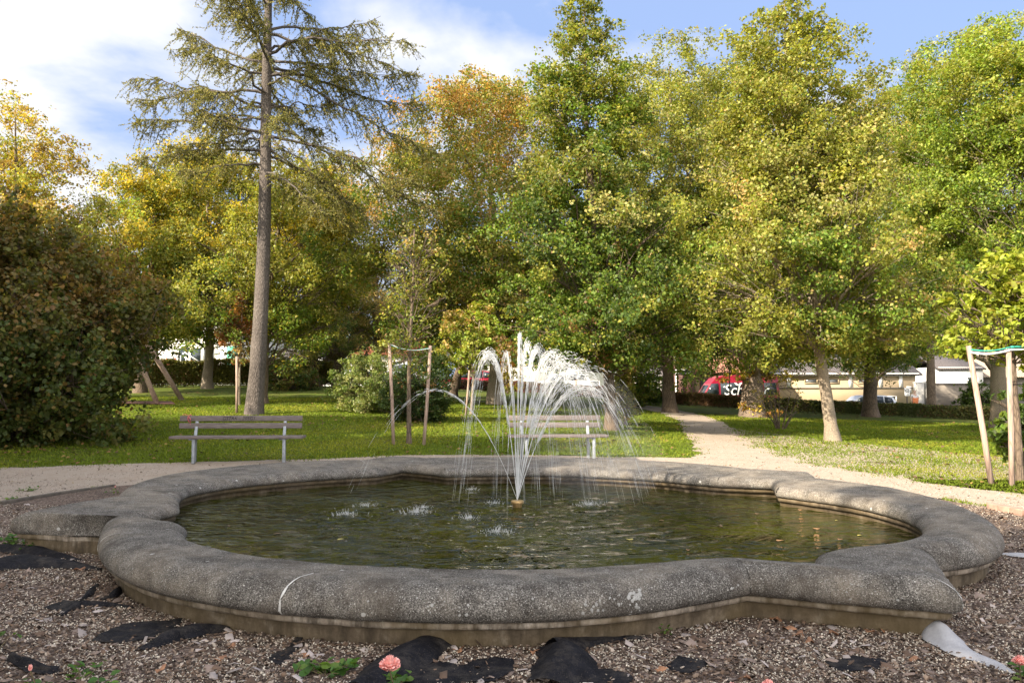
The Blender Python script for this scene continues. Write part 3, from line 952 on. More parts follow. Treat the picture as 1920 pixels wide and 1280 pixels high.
def tree(name, label, group, base, H, prof, r0, pal_lo, pal_hi, nclump=150, clr=.75, nleaf=40000, size=.11, barkm='bark_dark', lean=(0, 0), wob=.12,
         lump=.28, shell=.42, clear=.15, hexa=False, aspect=.62, hi_at=.6, side=(0, 0), limbs=60, flat=.65, mixp=.3, cat='tree', trunk_top=.93, az=None, ysq=1.0, keep=None, forks=None, rx=(1, 0)):
    """prof: (height fraction, radius); side: crown centre shift at mid height"""
    th = thing(name, label, cat, tuple(base), 0, group)
    if nleaf > 12000 and size < .2:
        nclump = int(nclump * 1.25); clr *= 1.12; nleaf = int(nleaf * 1.7); size *= .79; lump *= 1.15
    ph = np.array([p[0] for p in prof]); pr = np.array([p[1] for p in prof])
    sd = rng.uniform(0, 9, 6)
    TP = trunk_path(H * trunk_top, lean, wob, 12, sd[0])
    def axis(t):
        return np.stack([np.interp(t * H, TP[:, 2], TP[:, 0]), np.interp(t * H, TP[:, 2], TP[:, 1]), t * H], -1)
    # sample clump centres
    ts = []; 
    while len(ts) < nclump:
        t = rng.uniform(ph[0], ph[-1])
        if rng.random() * pr.max() < np.interp(t, ph, pr) + .08 * pr.max(): ts.append(t)
    ts = np.array(ts)
    A = rng.uniform(0, 2 * np.pi, nclump)
    Rr = np.interp(ts, ph, pr) * (1 + lump * (.55 * np.sin(A * 3 + sd[1] + ts * 7) + .45 * np.sin(A * 5 + sd[2] - ts * 13) + .4 * np.sin(ts * 21 + sd[3])))
    rr = np.maximum(Rr, .15) * rng.random(nclump) ** shell
    ax = axis(ts)
    mid = np.clip(1 - np.abs(ts - (ph[0] + ph[-1]) / 2) / ((ph[-1] - ph[0]) / 2 + 1e-6), 0, 1)
    Cc = ax + np.stack([np.cos(A) * rr + side[0] * mid, np.sin(A) * rr * ysq + side[1] * mid, rng.normal(0, .15, nclump)], -1)
    rad = clr * rng.uniform(.55, 1.25, nclump) * np.clip(Rr / pr.max() * 1.3 + .25, .45, 1)
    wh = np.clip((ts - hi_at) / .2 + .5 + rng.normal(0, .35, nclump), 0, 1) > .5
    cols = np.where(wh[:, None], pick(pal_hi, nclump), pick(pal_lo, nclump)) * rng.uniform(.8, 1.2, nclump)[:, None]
    pal = pal_lo + pal_hi
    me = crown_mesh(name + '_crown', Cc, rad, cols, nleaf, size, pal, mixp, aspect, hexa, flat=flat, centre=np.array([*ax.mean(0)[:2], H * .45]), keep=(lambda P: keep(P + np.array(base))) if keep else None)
    W = Acc()
    rr_t = r0 * (1 - np.linspace(0, 1, 12)) ** .8 * .92 + .015
    Pd = np.array([np.interp(np.linspace(0, 1, 30), np.linspace(0, 1, 12), TP[:, i]) for i in range(3)]).T
    Rd = np.interp(np.linspace(0, 1, 30), np.linspace(0, 1, 12), rr_t)
    Rd *= 1 + .55 * np.exp(-Pd[:, 2] / (r0 * 1.6))
    Pd[0, 2] -= .15
    v, f = tube(Pd, Rd, 14)
    w = np.array([mnoise.noise(Vector(q) * (1.6 / max(r0, .1) * .35)) for q in v]); c = np.repeat(Pd, 14, 0)
    v = c + (v - c) * (1 + .28 * w[:, None])
    W.add(v, f)
    order = np.argsort(-rad * (.3 + rr))[:limbs]
    for i in order:
        ta = max(clear, ts[i] - .04 - rr[i] / H * rng.uniform(.45, .9))
        ta = min(ta, trunk_top * .97)
        s = axis(np.array([ta]))[0]; e = Cc[i]
        q = np.linspace(0, 1, 6)[:, None]
        P = s + (e - s) * q; P[:, 2] += np.sin(q[:, 0] * np.pi) * rr[i] * rng.uniform(-.02, .16)
        P[1:-1] += rng.normal(0, .05 * rr[i] + .01, (4, 3))
        rb = max(.010, np.interp(ta * H, TP[:, 2], rr_t) * rng.uniform(.18, .36))
        W.tube(P, np.linspace(rb, .008, 6), 5)
        for k in range(3):
            e2 = e + unit(1)[0] * rad[i] * .8
            W.tube(np.array([P[3], (P[3] + e2) / 2 + rng.normal(0, .04, 3), e2]), [rb * .35 + .004, .009, .004], 4)
    if forks:
        for (t0, ex, ey, ez, rb) in forks:
            s = axis(np.array([t0]))[0]; e = np.array([ex, ey, ez]); q = np.linspace(0, 1, 8)[:, None]
            P = s + (e - s) * q + np.array([0, 0, 1]) * -np.sin(q * np.pi) * .25
            P[1:-1] += rng.normal(0, .05, (6, 3)); W.tube(P, np.linspace(rb, rb * .3, 8), 8)
    link('trunk', W.mesh('trunk', True), M[barkm], th)
    link('crown', me, M['leaf'], th)
    return th

def gpt(px, py):            # base point on the ground under a pixel
    p = ground(px, py); return Vector((p.x, p.y, ter(p.x, p.y)))
def gat(px, D):             # base point at a given distance
    X = at_depth(px, 725, D).x; return Vector((X, D, ter(X, D)))
def hgt(b, py):             # height over base b that reaches row py
    return at_depth(960, py, b.y).z - b.z
def rad_px(n, D): return n * D / F

# ------------------------------------------------------------------ trees
# T1 large dark shrub at the left edge
b = gat(40, 17.6)
tree('leafy_shrub', 'huge dark brown-green shrub with big leaves filling the left edge', None, b, hgt(b, 385), [(.0, 1.9), (.15, 2.25), (.35, 2.5), (.6, 2.2), (.8, 1.5), (1.0, .3)], .10,
     [((.065, .09, .02), 5), ((.12, .125, .03), 3)], [((.17, .12, .038), 4), ((.13, .125, .03), 4), ((.26, .17, .05), 1.5)], 330, .5, 40000, .125, lump=.34, shell=.3, clear=.03, hexa=True, aspect=.8, hi_at=.5, limbs=70, cat='shrub', flat=.8, side=(0, 0))
b = gat(215, 19.5)
tree('leafy_shrub', 'dark brown shrub whose twigs reach over the lawn in front of the swing post', None, b + Vector((-1.2, 0, 0)), hgt(b, 500), [(.48, 1.1), (.62, 1.8), (.8, 1.6), (1.0, .5)], .07,
     [((.09, .11, .025), 5), ((.16, .13, .035), 3)], [((.27, .17, .055), 5), ((.18, .15, .04), 3)], 130, .45, 11000, .12, lump=.35, shell=.4, clear=.05, hexa=True, aspect=.8, hi_at=.55, limbs=40, cat='shrub', side=(.6, 0))
# T3 yellow maple, far left
b = gat(20, 27)
tree('maple_tree', 'golden yellow maple rising above the dark shrub at the left edge', 'maples turning yellow', b, hgt(b, 180), [(.3, 2.2), (.5, 2.7), (.7, 2.2), (.85, 1.3), (1.0, .3)], .16,
     [(OLV, 3), (BRN, 2), (YGR, 2)], [(YEL, 6), (TAN, 2), (YGR, 2)], 120, .7, 26000, .14, lump=.35, clear=.3, hi_at=.58)
b = gat(-60, 31)
tree('maple_tree', 'second golden maple cut off by the left edge behind the first one', 'maples turning yellow', b, hgt(b, 150), [(.35, 2.0), (.6, 2.4), (.85, 1.4), (1.0, .3)], .15, [(OLV, 3), (YGR, 2)], [(YEL, 5), (TAN, 2)], 80, .8, 14000, .15)
# T4 yellow-green group
b = gat(262, 37)
tree('maple_tree', 'yellow maple between the dark shrub and the larch, trunk leaning right', 'maples turning yellow', b, hgt(b, 300), [(.22, 2.4), (.4, 3.6), (.6, 3.8), (.8, 2.6), (1.0, .6)], .26,
     [(YGR, 4), (GRN, 5), (OLV, 1)], [(YEL, 5), (YGR, 5), (LIM, 1)], 190, .9, 46000, .17, lean=(.9, 0), hi_at=.52, lump=.22)
b = gat(388, 41)
tree('maple_tree', 'yellow-green maple with a straight pale-footed trunk behind the left bench', 'maples turning yellow', b, hgt(b, 258), [(.2, 2.6), (.4, 3.8), (.6, 4.0), (.8, 2.9), (1.0, .7)], .24,
     [(GRN, 6), (YGR, 3)], [(YGR, 5), (YEL, 4), (LIM, 1)], 200, .95, 50000, .18, barkm='bark_pale', hi_at=.55, lump=.22)
b = gat(492, 30)
tree('maple_tree', 'green-gold maple right behind the tall larch trunk', 'maples turning yellow', b, hgt(b, 300), [(.26, 1.8), (.45, 2.8), (.65, 2.9), (.85, 1.8), (1.0, .4)], .17,
     [(GRN, 4), (OLV, 3), (YGR, 3)], [(YGR, 5), (YEL, 3), (OLV, 2)], 150, .75, 34000, .14, lean=(.8, 0), hi_at=.6, lump=.25, side=(.7, 0))
b = gat(590, 44)
tree('maple_tree', 'yellow-topped maple to the right of the larch, before the pine', 'maples turning yellow', b, hgt(b, 285), [(.2, 2.0), (.4, 2.9), (.6, 3.0), (.8, 2.2), (1.0, .5)], .22,
     [(GRN, 3), (OLV, 3), (YGR, 3)], [(YGR, 5), (YEL, 3), (TAN, 1)], 140, .9, 30000, .18, hi_at=.5)
b = gat(449, 29)
tree('red_maple', 'small russet-leaved young tree on a thin pale stem left of the larch', None, b, hgt(b, 560), [(.42, .3), (.6, .75), (.8, .7), (1.0, .2)], .035,
     [(RED, 2), (BRN, 4), (TAN, 1), (OLV, 2)], [(RED, 2), (BRN, 2), (ORA, 1), (OLV, 1)], 46, .34, 4600, .11, lump=.2, hi_at=.6, limbs=20, barkm='bark_pale', wob=.02)
# maple with orange top (centre-left)
b = gat(926, 33)
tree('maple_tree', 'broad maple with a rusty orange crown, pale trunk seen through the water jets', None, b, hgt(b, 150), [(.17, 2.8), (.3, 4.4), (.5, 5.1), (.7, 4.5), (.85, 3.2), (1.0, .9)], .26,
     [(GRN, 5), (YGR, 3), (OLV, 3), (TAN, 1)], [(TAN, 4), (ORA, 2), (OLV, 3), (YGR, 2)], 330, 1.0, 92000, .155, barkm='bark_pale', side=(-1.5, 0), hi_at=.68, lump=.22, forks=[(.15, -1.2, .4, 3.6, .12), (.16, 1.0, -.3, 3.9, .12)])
# young staked tree (centre-left), sparse yellow-green
b = gat(768, 17.6)
STK = b
tree('young_tree', 'slender young tree with sparse yellow-green leaves tied between two stakes', None, b, hgt(b, 400), [(.36, .35), (.5, .68), (.7, .72), (.88, .42), (1.0, .1)], .042,
     [(OLV, 4), (GRN, 3), (YGR, 2)], [(OLV, 4), (YGR, 3), (TAN, 1)], 60, .30, 2400, .08, lump=.3, wob=.03, limbs=50, lean=(.05, 0), barkm='bark_dark', shell=.5, clear=.34)
# small lime tree with stake
b = gat(884, 27)
tree('young_tree', 'small bright lime-green tree on a thin stem just left of the water jets', None, b, hgt(b, 560), [(.36, .5), (.5, 1.15), (.68, 1.2), (.86, .8), (1.0, .2)], .045,
     [(LIM, 5), (YGR, 4)], [(LIM, 4), (YGR, 4), (TAN, 2)], 80, .36, 9000, .11, lump=.25, wob=.03, lean=(.35, 0), barkm='bark_pale', limbs=30, side=(-.2, 0))
# linden, centre, tall cone
b = gpt(1146, 806)
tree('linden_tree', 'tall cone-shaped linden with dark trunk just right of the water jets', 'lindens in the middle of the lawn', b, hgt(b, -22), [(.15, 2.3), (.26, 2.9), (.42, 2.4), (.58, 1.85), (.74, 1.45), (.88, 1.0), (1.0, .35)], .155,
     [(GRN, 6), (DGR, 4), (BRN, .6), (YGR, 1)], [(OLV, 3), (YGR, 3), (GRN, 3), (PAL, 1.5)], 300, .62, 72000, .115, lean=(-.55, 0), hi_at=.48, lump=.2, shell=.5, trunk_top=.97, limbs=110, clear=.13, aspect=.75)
b = gat(1255, 34)
tree('linden_tree', 'broad linden with a blunt top between the cone-shaped one and the tall right one', 'lindens in the middle of the lawn', b, hgt(b, 78), [(.14, 2.6), (.3, 4.0), (.5, 4.1), (.7, 3.2), (.86, 2.4), (1.0, 1.0)], .25,
     [(GRN, 6), (DGR, 3), (YGR, 2)], [(YGR, 4), (OLV, 4), (PAL, 2), (TAN, .6)], 290, .95, 76000, .15, hi_at=.4, lump=.2)
b = gat(1413, 37)
tree('linden_tree', 'dense linden behind the thick gnarled trunk', 'lindens in the middle of the lawn', b, hgt(b, 95), [(.18, 2.6), (.3, 3.6), (.5, 4.0), (.7, 3.4), (.86, 2.6), (1.0, .9)], .3,
     [(GRN, 6), (DGR, 3)], [(YGR, 4), (OLV, 4), (PAL, 2)], 250, .95, 62000, .155, hi_at=.42, lump=.2, side=(-.3, 0))
b = gpt(1561, 826)
tree('linden_tree', 'tall pale-trunked linden leaning left on the sunny right lawn', 'lindens in the middle of the lawn', b, hgt(b, -25), [(.20, 2.1), (.28, 2.9), (.42, 2.9), (.58, 2.3), (.74, 1.75), (.88, 1.2), (1.0, .45)], .155,
     [(YGR, 5), (GRN, 4), (TAN, 1.2), (LIM, 1)], [(OLV, 3), (YGR, 4), (PAL, 2)], 330, .64, 80000, .115, barkm='bark_pale', lean=(-.95, 0), hi_at=.45, lump=.24, shell=.5, trunk_top=.97, limbs=110, clear=.2, aspect=.75)
# gnarled thick old tree
b = gat(1410, 33)
old = tree('old_linden', 'very thick gnarled old trunk with yellow sprouts beside the gravel path', None, b, hgt(b, 330), [(.22, 2.2), (.4, 3.2), (.6, 3.4), (.8, 2.8), (1.0, 1.0)], .44,
     [(GRN, 5), (OLV, 3), (BRN, 1)], [(GRN, 5), (YGR, 4)], 150, .95, 34000, .15, hi_at=.5, barkm='bark_pine', wob=.05)
ncl = 46
cc_ = np.stack([rng.normal(0, .62, ncl), -.35 + rng.normal(0, .3, ncl), np.where(rng.random(ncl) < .12, rng.uniform(.1, .4, ncl), rng.uniform(1.5, 3.6, ncl))], -1)
me = crown_mesh('sprouts', cc_, rng.uniform(.15, .36, ncl), pick([(YEL, 3), (ORA, 2), (OLV, 3)], ncl), 3600, .10, [(YEL, 3), (OLV, 3), (ORA, 1)])
link('sprouts', me, M['leaf'], old)
# brownish-green maple right
b = gat(1630, 38)
tree('maple_tree', 'olive and brown maple with a thick dark trunk in front of the yellow building', None, b, hgt(b, 165), [(.16, 2.6), (.3, 4.2), (.5, 4.9), (.7, 4.3), (.87, 2.8), (1.0, .8)], .31,
     [(GRN, 5), (OLV, 3), (TAN, 2), (YGR, 2)], [(OLV, 4), (TAN, 3), (YGR, 2), (PAL, 1)], 300, 1.0, 74000, .155, hi_at=.5, lump=.2, side=(.6, 0))
# bright green tree at right edge
b = gat(1874, 30)
tree('chestnut_tree', 'bright green broad tree at the right edge with a forked pale trunk', None, b, hgt(b, 50), [(.2, 2.2), (.35, 3.6), (.55, 4.3), (.75, 3.8), (.9, 2.6), (1.0, 1.0)], .30,
     [(GRN, 4), (LIM, 5), (YGR, 2)], [(LIM, 5), (YGR, 4), (GRN, 2)], 300, .9, 84000, .15, barkm='bark_pale', hi_at=.5, lump=.22, hexa=False, side=(-.4, 0), forks=[(.13, -.9, .2, 3.8, .14)])
b = gat(1745, 46)
tree('maple_tree', 'slim pale tree top showing above the others near the right edge', None, b, hgt(b, 80), [(.3, 2.4), (.5, 3.0), (.7, 2.4), (.88, 1.5), (1.0, .4)], .25, [(OLV, 4), (YGR, 3)], [(OLV, 4), (PAL, 3), (GRN, 2)], 130, .9, 26000, .18, lump=.3)
b = gat(1634, 51)  # street tree put in so that its crown shades the garden wall
tree('added_street_tree', 'street tree added behind the thick dark trunk to shade the garden wall', None, b, 11.5, [(.30, 3.0), (.45, 4.6), (.7, 4.4), (1.0, 1.2)], .2, [(DGR, 4), (GRN, 3)], [(GRN, 3), (OLV, 3)], 150, 1.0, 30000, .19)
b = gat(1980, 27)
tree('chestnut_tree', 'green crown cut off by the right edge above the staked tree', None, b, hgt(b, 70), [(.3, 2.0), (.5, 3.0), (.75, 2.7), (1.0, .7)], .25, [(GRN, 4), (LIM, 3)], [(LIM, 3), (YGR, 4), (GRN, 3)], 150, .8, 36000, .14, barkm='bark_pale')
# young staked tree at right with yellow leaves
b = gat(1896, 12.2)
STR = b
tree('young_tree', 'young tree with bright yellow-green leaves at the right edge, taped to its stakes', None, b + Vector((.18, .15, 0)), hgt(b, 470), [(.55, .5), (.68, .78), (.84, .62), (1.0, .15)], .045,
     [((.30, .34, .03), 6), ((.20, .26, .03), 3)], [((.28, .32, .04), 8), (YGR, 1)], 85, .22, 5200, .105, lump=.3, wob=.02, hexa=True, aspect=.55, limbs=50, barkm='bark_dark', side=(-.05, 0), clear=.5)
# low leafy shrub by the right stakes
b = gat(1935, 13)
tree('leafy_shrub', 'dark green broad-leaved shrub beside the right-hand stakes', None, b, hgt(b, 728), [(.1, .35), (.35, .6), (.7, .55), (1.0, .2)], .02, [(GRN, 4), (DGR, 3)], [(GRN, 4), ((.10, .15, .04), 3)], 50, .2, 2600, .11, hexa=True, aspect=.7, clear=.02, limbs=25, cat='shrub', wob=.02)
# pine, behind
def conifer(label, px, D, top, prof, cols, n, seedcol, lean=(0, 0)):
    b = gat(px, D)
    return tree('pine_tree', label, 'pines behind the lawn', b, hgt(b, top), prof, .27, cols, seedcol, 110, .95, n, .22, barkm='bark_pine', aspect=.16, lump=.4, shell=.5, clear=.2, flat=.42, lean=lean, mixp=.4)
conifer('tan-green pine with lit scaly trunk left of the dappled bush', 632, 44, 470, [(.18, 3.2), (.35, 3.4), (.6, 2.8), (.85, 1.8), (1.0, .4)], [(OLV, 3), (TAN, 2), (DGR, 3)], 42000, [(OLV, 3), (TAN, 2)], (.3, 0))
conifer('dark pine behind the staked young tree', 706, 47, 330, [(.25, 2.6), (.45, 2.8), (.7, 2.2), (1.0, .5)], [(DGR, 3), (BRN, 2), (OLV, 3)], 20000, [(OLV, 4), (TAN, 1)])
# leaning dark trunks right of dark bush
b = gat(848, 38)
tree('maple_tree', 'dark-trunked tree leaning right behind the lime-green young tree', None, b, hgt(b, 430), [(.3, 2.0), (.5, 2.6), (.8, 2.1), (1.0, .6)], .2, [(DGR, 4), (GRN, 4)], [(GRN, 3), (OLV, 3)], 90, .8, 16000, .16, lean=(1.4, 0))
# slim pale twin trunks by the path
b = gpt(1252, 757)
tree('birch_tree', 'slim pale-trunked tree at the far end of the gravel path', None, b, hgt(b, 430), [(.3, 1.6), (.5, 2.4), (.75, 2.2), (1.0, .6)], .17, [(GRN, 4), (DGR, 3), (OLV, 2)], [(GRN, 4), (YGR, 3)], 100, .8, 20000, .17, barkm='bark_pale', wob=.05)

# ------------------------------------------------------------------ larch
def larch():
    b = gpt(477, 776)
    th = thing('larch_tree', 'tall larch with bare grey trunk and drooping olive-brown branches', 'tree', tuple(b))
    H = 17.5
    n = 34
    z = np.linspace(-.1, H, n)
    x = .016 * z + .08 * np.sin(z * .35); y = .02 * z
    r = .232 * (1 - np.clip(z, 0, H) / H) ** .62 + .02
    r = r * (1 + .30 * np.exp(-np.clip(z, 0, 9) / .45))
    P = np.stack([x, y, z], -1)
    v, f = tube(P, r, 18)
    c = np.repeat(P, 18, 0); w = np.array([mnoise.noise(Vector((q[0] * 5, q[1] * 5, q[2] * 1.2))) for q in v]); v = c + (v - c) * (1 + .10 * w[:, None])
    W = Acc(); W.add(v, f)
    NC = []; ND = []
    ax = lambda zz: np.array([np.interp(zz, z, x), np.interp(zz, z, y), zz])
    br = []
    # (height, azimuth deg, length, rise)  azimuth 0 = +x (right)
    br += [(8.6, 172, 4.2, .08), (8.9, 200, 4.0, .10), (9.4, 150, 3.6, .18), (10.2, 185, 4.1, .20), (10.9, 165, 3.8, .24), (8.8, -12, 4.3, -.34), (9.6, 12, 5.0, -.34), (10.4, -6, 5.4, -.30), (11.1, 20, 5.2, -.26), (11.7, -14, 4.9, -.18), (9.8, 178, 4.2, .12), (12.2, 2, 4.5, -.15), (8.6, 8, 3.0, -.72), (8.3, -20, 2.4, -.9), (8.8, 30, 2.8, -.7), (9.0, 170, 2.2, -.5),
           (11.2, 5, 3.6, .1), (7.9, 30, 3.2, -.45), (7.7, -35, 2.6, -.5), (9.0, -60, 2.6, -.1), (9.8, 250, 2.8, 0), (10.6, 90, 2.8, 0), (9.2, 110, 2.6, -.1), (8.3, 225, 2.6, -.2)]
    for i in range(26):
        zz = 11 + 6 * rng.random(); br.append((zz, rng.uniform(0, 360), (H - zz) * .55 + .6, .25))
    for i in range(9):
        br.append((rng.uniform(8.8, 11.4), rng.uniform(0, 360), rng.uniform(1.6, 2.8), rng.uniform(-.2, .2)))
    for zz, az, ln, rise in br:
        zz += rng.normal(0, .25); rise += rng.normal(0, .13)
        if len(NC) and rng.random() < .0: continue
        a = R(az); d = np.array([math.cos(a), math.sin(a), 0]); m = 12; t = np.linspace(0, 1, m)
        P = ax(zz) + d * (t * ln)[:, None]
        P[:, 2] += ln * (rise * t + .05 * np.sin(t * math.pi) - .14 * t ** 2 + .15 * t ** 4)
        P += np.cumsum(rng.normal(0, .075, (m, 3)), 0)
        W.tube(P, np.linspace(.026 + .006 * ln, .005, m), 6)
        for k in range(int(13.5 * ln)):
            tt = rng.uniform(.12, 1.0) ** .8; p0 = np.array([np.interp(tt, t, P[:, q]) for q in range(3)])
            sa = a + rng.choice([-1, 1]) * rng.uniform(.35, 1.3); sl = rng.uniform(.2, .80) * (1.1 - .5 * tt) * (1 + .15 * ln)
            hang = rng.uniform(.0, 1.5)
            s = np.linspace(0, 1, 6)[:, None]
            Q = p0 + np.array([math.cos(sa), math.sin(sa), 0]) * s * sl * .8
            Q[:, 2] += (-hang * s[:, 0] ** 1.3 * sl + .12 * s[:, 0] ** 3)
            Q += np.cumsum(rng.normal(0, .016, (6, 3)), 0)
            W.tube(Q, np.linspace(.011, .003, 6), 3)
            strands = [Q]
            for j in range(4):
                o = Q[rng.integers(1, 6)]; u = rng.uniform(.06, .36); s2 = np.linspace(0, 1, 4)[:, None]
                T = o + np.array([rng.normal(0, .8), rng.normal(0, .8), rng.uniform(-1.4, .1)]) * s2 * u
                W.tube(T, np.linspace(.005, .002, 4), 3); strands.append(T)
            for S in strands:
                L_ = np.linalg.norm(S[-1] - S[0]); kk = max(3, int(L_ / .020))
                u = rng.random(kk) * (len(S) - 1); i0 = np.minimum(u.astype(int), len(S) - 2)
                NC.append(S[i0] + (S[i0 + 1] - S[i0]) * (u - i0)[:, None] + rng.normal(0, .012, (kk, 3)))
    link('trunk', W.mesh('trunk', True), M['bark_larch'], th)
    C_ = np.concatenate(NC); n = len(C_)
    print('larch tufts', n)
    V, Fc, k = leaf_geo(C_, rng.uniform(.045, .085, n), unit(n), .34)
    me = fast_mesh('needles', V, Fc)
    cc = pick([((.19, .19, .045), 5), ((.28, .25, .06), 4), ((.32, .26, .08), 1.5), ((.12, .14, .035), 3)], n) * rng.uniform(.7, 1.3, n)[:, None]
    setcol(me, np.repeat(cc, k, 0))
    link('needles', me, M['needle'], th)
larch()

# ------------------------------------------------------------------ shrubs on the lawn
def bush(label, px, D, top, w, pal, n, size, clr=.3, nc=110, dens=.3, **kw):
    b = gat(px, D)
    return tree('bush', label, None, b, hgt(b, top), [(.06, w * .75), (.3, w), (.6, w * .9), (.85, w * .6), (1.0, w * .2)], .03, pal, pal, nc, clr, n, size, lump=.16, shell=dens, clear=.02, limbs=40, cat='bush', flat=.85, wob=.05, **kw)
bush('pale green and cream speckled round bush at the back of the left lawn', 685, 26.5, 668, 1.12, [((.20, .24, .07), 5), ((.30, .31, .13), 3), ((.10, .15, .03), 4)], 15000, .085)
bush('dark green bush standing between and behind the two stakes', 788, 23.5, 664, .95, [((.03, .055, .014), 5), ((.06, .09, .02), 3), (BRN, .6)], 14000, .085)
bush('narrow yellowing bush on the lawn to the right of the linden trunk', 1172, 25, 700, .42, [(YGR, 4), (OLV, 4), (TAN, 2)], 3400, .085, .2, 60)
bush('dark evergreen bush by the hedge, behind the right-hand water arc', 1205, 41, 700, 1.0, [(DGR, 5), (GRN, 3)], 5000, .13, .4, 60)
bush('yellow-tinged bush next to the parked car at the end of the path', 1188, 38, 690, .9, [(YGR, 4), (GRN, 3)], 4600, .13, .4, 60)
bush('low dark bush at the foot of the grey wall', 1842, 40, 722, 1.0, [(DGR, 5), (GRN, 3)], 5000, .13, .4, 60)
bush('small orange and yellow bush seen between the water jets', 952, 44, 645, .75, [(YEL, 4), (ORA, 2), (YGR, 3)], 3000, .13, .4, 40)
bush('small lime-yellow clipped bush behind the right bench', 1052, 42, 716, .6, [(LIM, 4), (YGR, 4)], 2600, .12, .3, 40)
bush('low dark juniper bush by the left hedge', 548, 40, 690, 1.5, [(DGR, 4), (OLV, 3), (BRN, 2)], 8000, .12, .4, 80)
# nearly bare multi-stemmed shrub
b = gat(1462, 25.5)
st = thing('bare_shrub', 'almost leafless shrub of several dark upright stems left of the pale trunk', 'shrub', tuple(b))
W = Acc(); tips = []
for i in range(11):
    a = rng.uniform(0, 2 * np.pi); s = rng.uniform(.25, .8); h = rng.uniform(.7, 1.7)
    q = np.linspace(0, 1, 6)[:, None]
    P = np.array([math.cos(a) * .12, math.sin(a) * .12, -.03]) + q * np.array([math.cos(a) * s, math.sin(a) * s, h]); P += np.cumsum(rng.normal(0, .02, (6, 3)), 0)
    W.tube(P, np.linspace(.026, .006, 6), 5)
    for k in range(6):
        o = P[rng.integers(2, 6)]; e = o + np.array([rng.normal(0, .3), rng.normal(0, .3), rng.uniform(.05, .5)]); W.tube([o, (o + e) / 2, e], [.008, .005, .002], 3); tips.append(e)
link('stems', W.mesh('stems', True), M['bark_dark'], st)
link('leaves', crown_mesh('leaves', np.array(tips), np.full(len(tips), .16), pick([(OLV, 3), (TAN, 1)], len(tips)), 620, .07, [(OLV, 1)]), M['leaf'], st)

# ------------------------------------------------------------------ hedges
def hedge(label, pts, h, w, pal, n, size=.08, base_gap=.04, core=(.022, .018, .012)):
    """pts: ground points"""
    P = [Vector((p[0], p[1], 0)) for p in pts]
    Ls = [(q - p).length for p, q in zip(P[:-1], P[1:])]
    tot = sum(Ls); m = n
    cum = np.concatenate([[0], np.cumsum(Ls)]); s = rng.random(m) * tot
    X = np.interp(s, cum, [p.x for p in P]); Y = np.interp(s, cum, [p.y for p in P])
    d = (P[-1] - P[0]).normalized(); nx, ny = -d.y, d.x
    hh = h * (1 + .05 * np.sin(s * 2.1) + .03 * np.sin(s * 6.3))
    face = rng.random(m)
    v = np.where(face < .62, -1, np.where(face < .75, 1, rng.uniform(-1, 1, m))) * w / 2 * (1 + rng.normal(0, .09, m))
    zz = np.where(face < .75, base_gap + (hh - base_gap) * rng.random(m) ** .8, hh + rng.normal(0, .035, m))
    Pt = np.stack([X + nx * v, Y + ny * v, terrain(X, Y) + zz], -1)
    mid = (P[0] + P[-1]) / 2
    b = Vector((mid.x, mid.y, ter(mid.x, mid.y)))
    th = thing('hedge', label, 'hedge', tuple(b))
    Nn = unit(m) * .8 + np.stack([nx * np.sign(v), ny * np.sign(v), np.full(m, .3)], -1); Nn /= np.linalg.norm(Nn, axis=1)[:, None]
    V, Fc, k = leaf_geo(Pt - np.array(b), size * rng.uniform(.6, 1.3, m), Nn, .65)
    me = fast_mesh('leaves', V, Fc)
    blot = np.array([mnoise.noise(Vector((a * .8, 0, c * 1.4))) for a, c in zip(s, zz)])
    cc = pick(pal, m); c2 = pick(pal[:1], m); cc = np.where((blot > .1)[:, None], c2, cc) * rng.uniform(.6, 1.3, m)[:, None]
    setcol(me, np.repeat(cc, k, 0)); link('leaves', me, M['leaf'], th)
    A = Acc()
    for i in range(int(tot / .10)):
        q = rng.random() * tot; x0 = np.interp(q, cum, [p.x for p in P]); y0 = np.interp(q, cum, [p.y for p in P]); vv = rng.uniform(-.35, .35) * w
        z0 = ter(x0, y0) - b.z; bx = x0 + nx * vv - b.x; by = y0 + ny * vv - b.y
        A.tube([(bx, by, z0 - .05), (bx + rng.normal(0, .05), by, z0 + h * .45), (bx + rng.normal(0, .12), by + rng.normal(0, .08), z0 + h * .9)], [.016, .012, .005], 4)
    link('twigs', A.mesh('twigs', True), M['bark_dark'], th)
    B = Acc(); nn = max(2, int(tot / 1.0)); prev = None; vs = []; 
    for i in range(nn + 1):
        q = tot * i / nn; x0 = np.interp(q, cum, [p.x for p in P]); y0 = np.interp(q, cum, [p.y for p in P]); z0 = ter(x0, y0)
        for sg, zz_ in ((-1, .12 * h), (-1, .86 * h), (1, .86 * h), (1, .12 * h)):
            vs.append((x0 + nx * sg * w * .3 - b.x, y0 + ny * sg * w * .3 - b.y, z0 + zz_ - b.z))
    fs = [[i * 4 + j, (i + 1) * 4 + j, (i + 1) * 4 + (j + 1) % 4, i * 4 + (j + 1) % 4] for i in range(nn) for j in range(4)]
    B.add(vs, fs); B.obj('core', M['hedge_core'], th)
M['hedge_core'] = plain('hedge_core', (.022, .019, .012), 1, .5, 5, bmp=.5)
gxy = lambda px, D: (at_depth(px, 725, D).x, D)
hedge('long clipped hedge across the back of the left lawn, green with brown patches', [gxy(150, 40), gxy(640, 48)], 1.35, .8, [((.17, .17, .045), 3), ((.21, .13, .06), 3), ((.11, .13, .03), 3)], 36000, .10)
hedge('thin reddish low hedge far behind the water jets', [gxy(850, 49), gxy(1150, 46)], .62, .5, [((.16, .07, .05), 3), ((.08, .09, .03), 2)], 9000, .09)
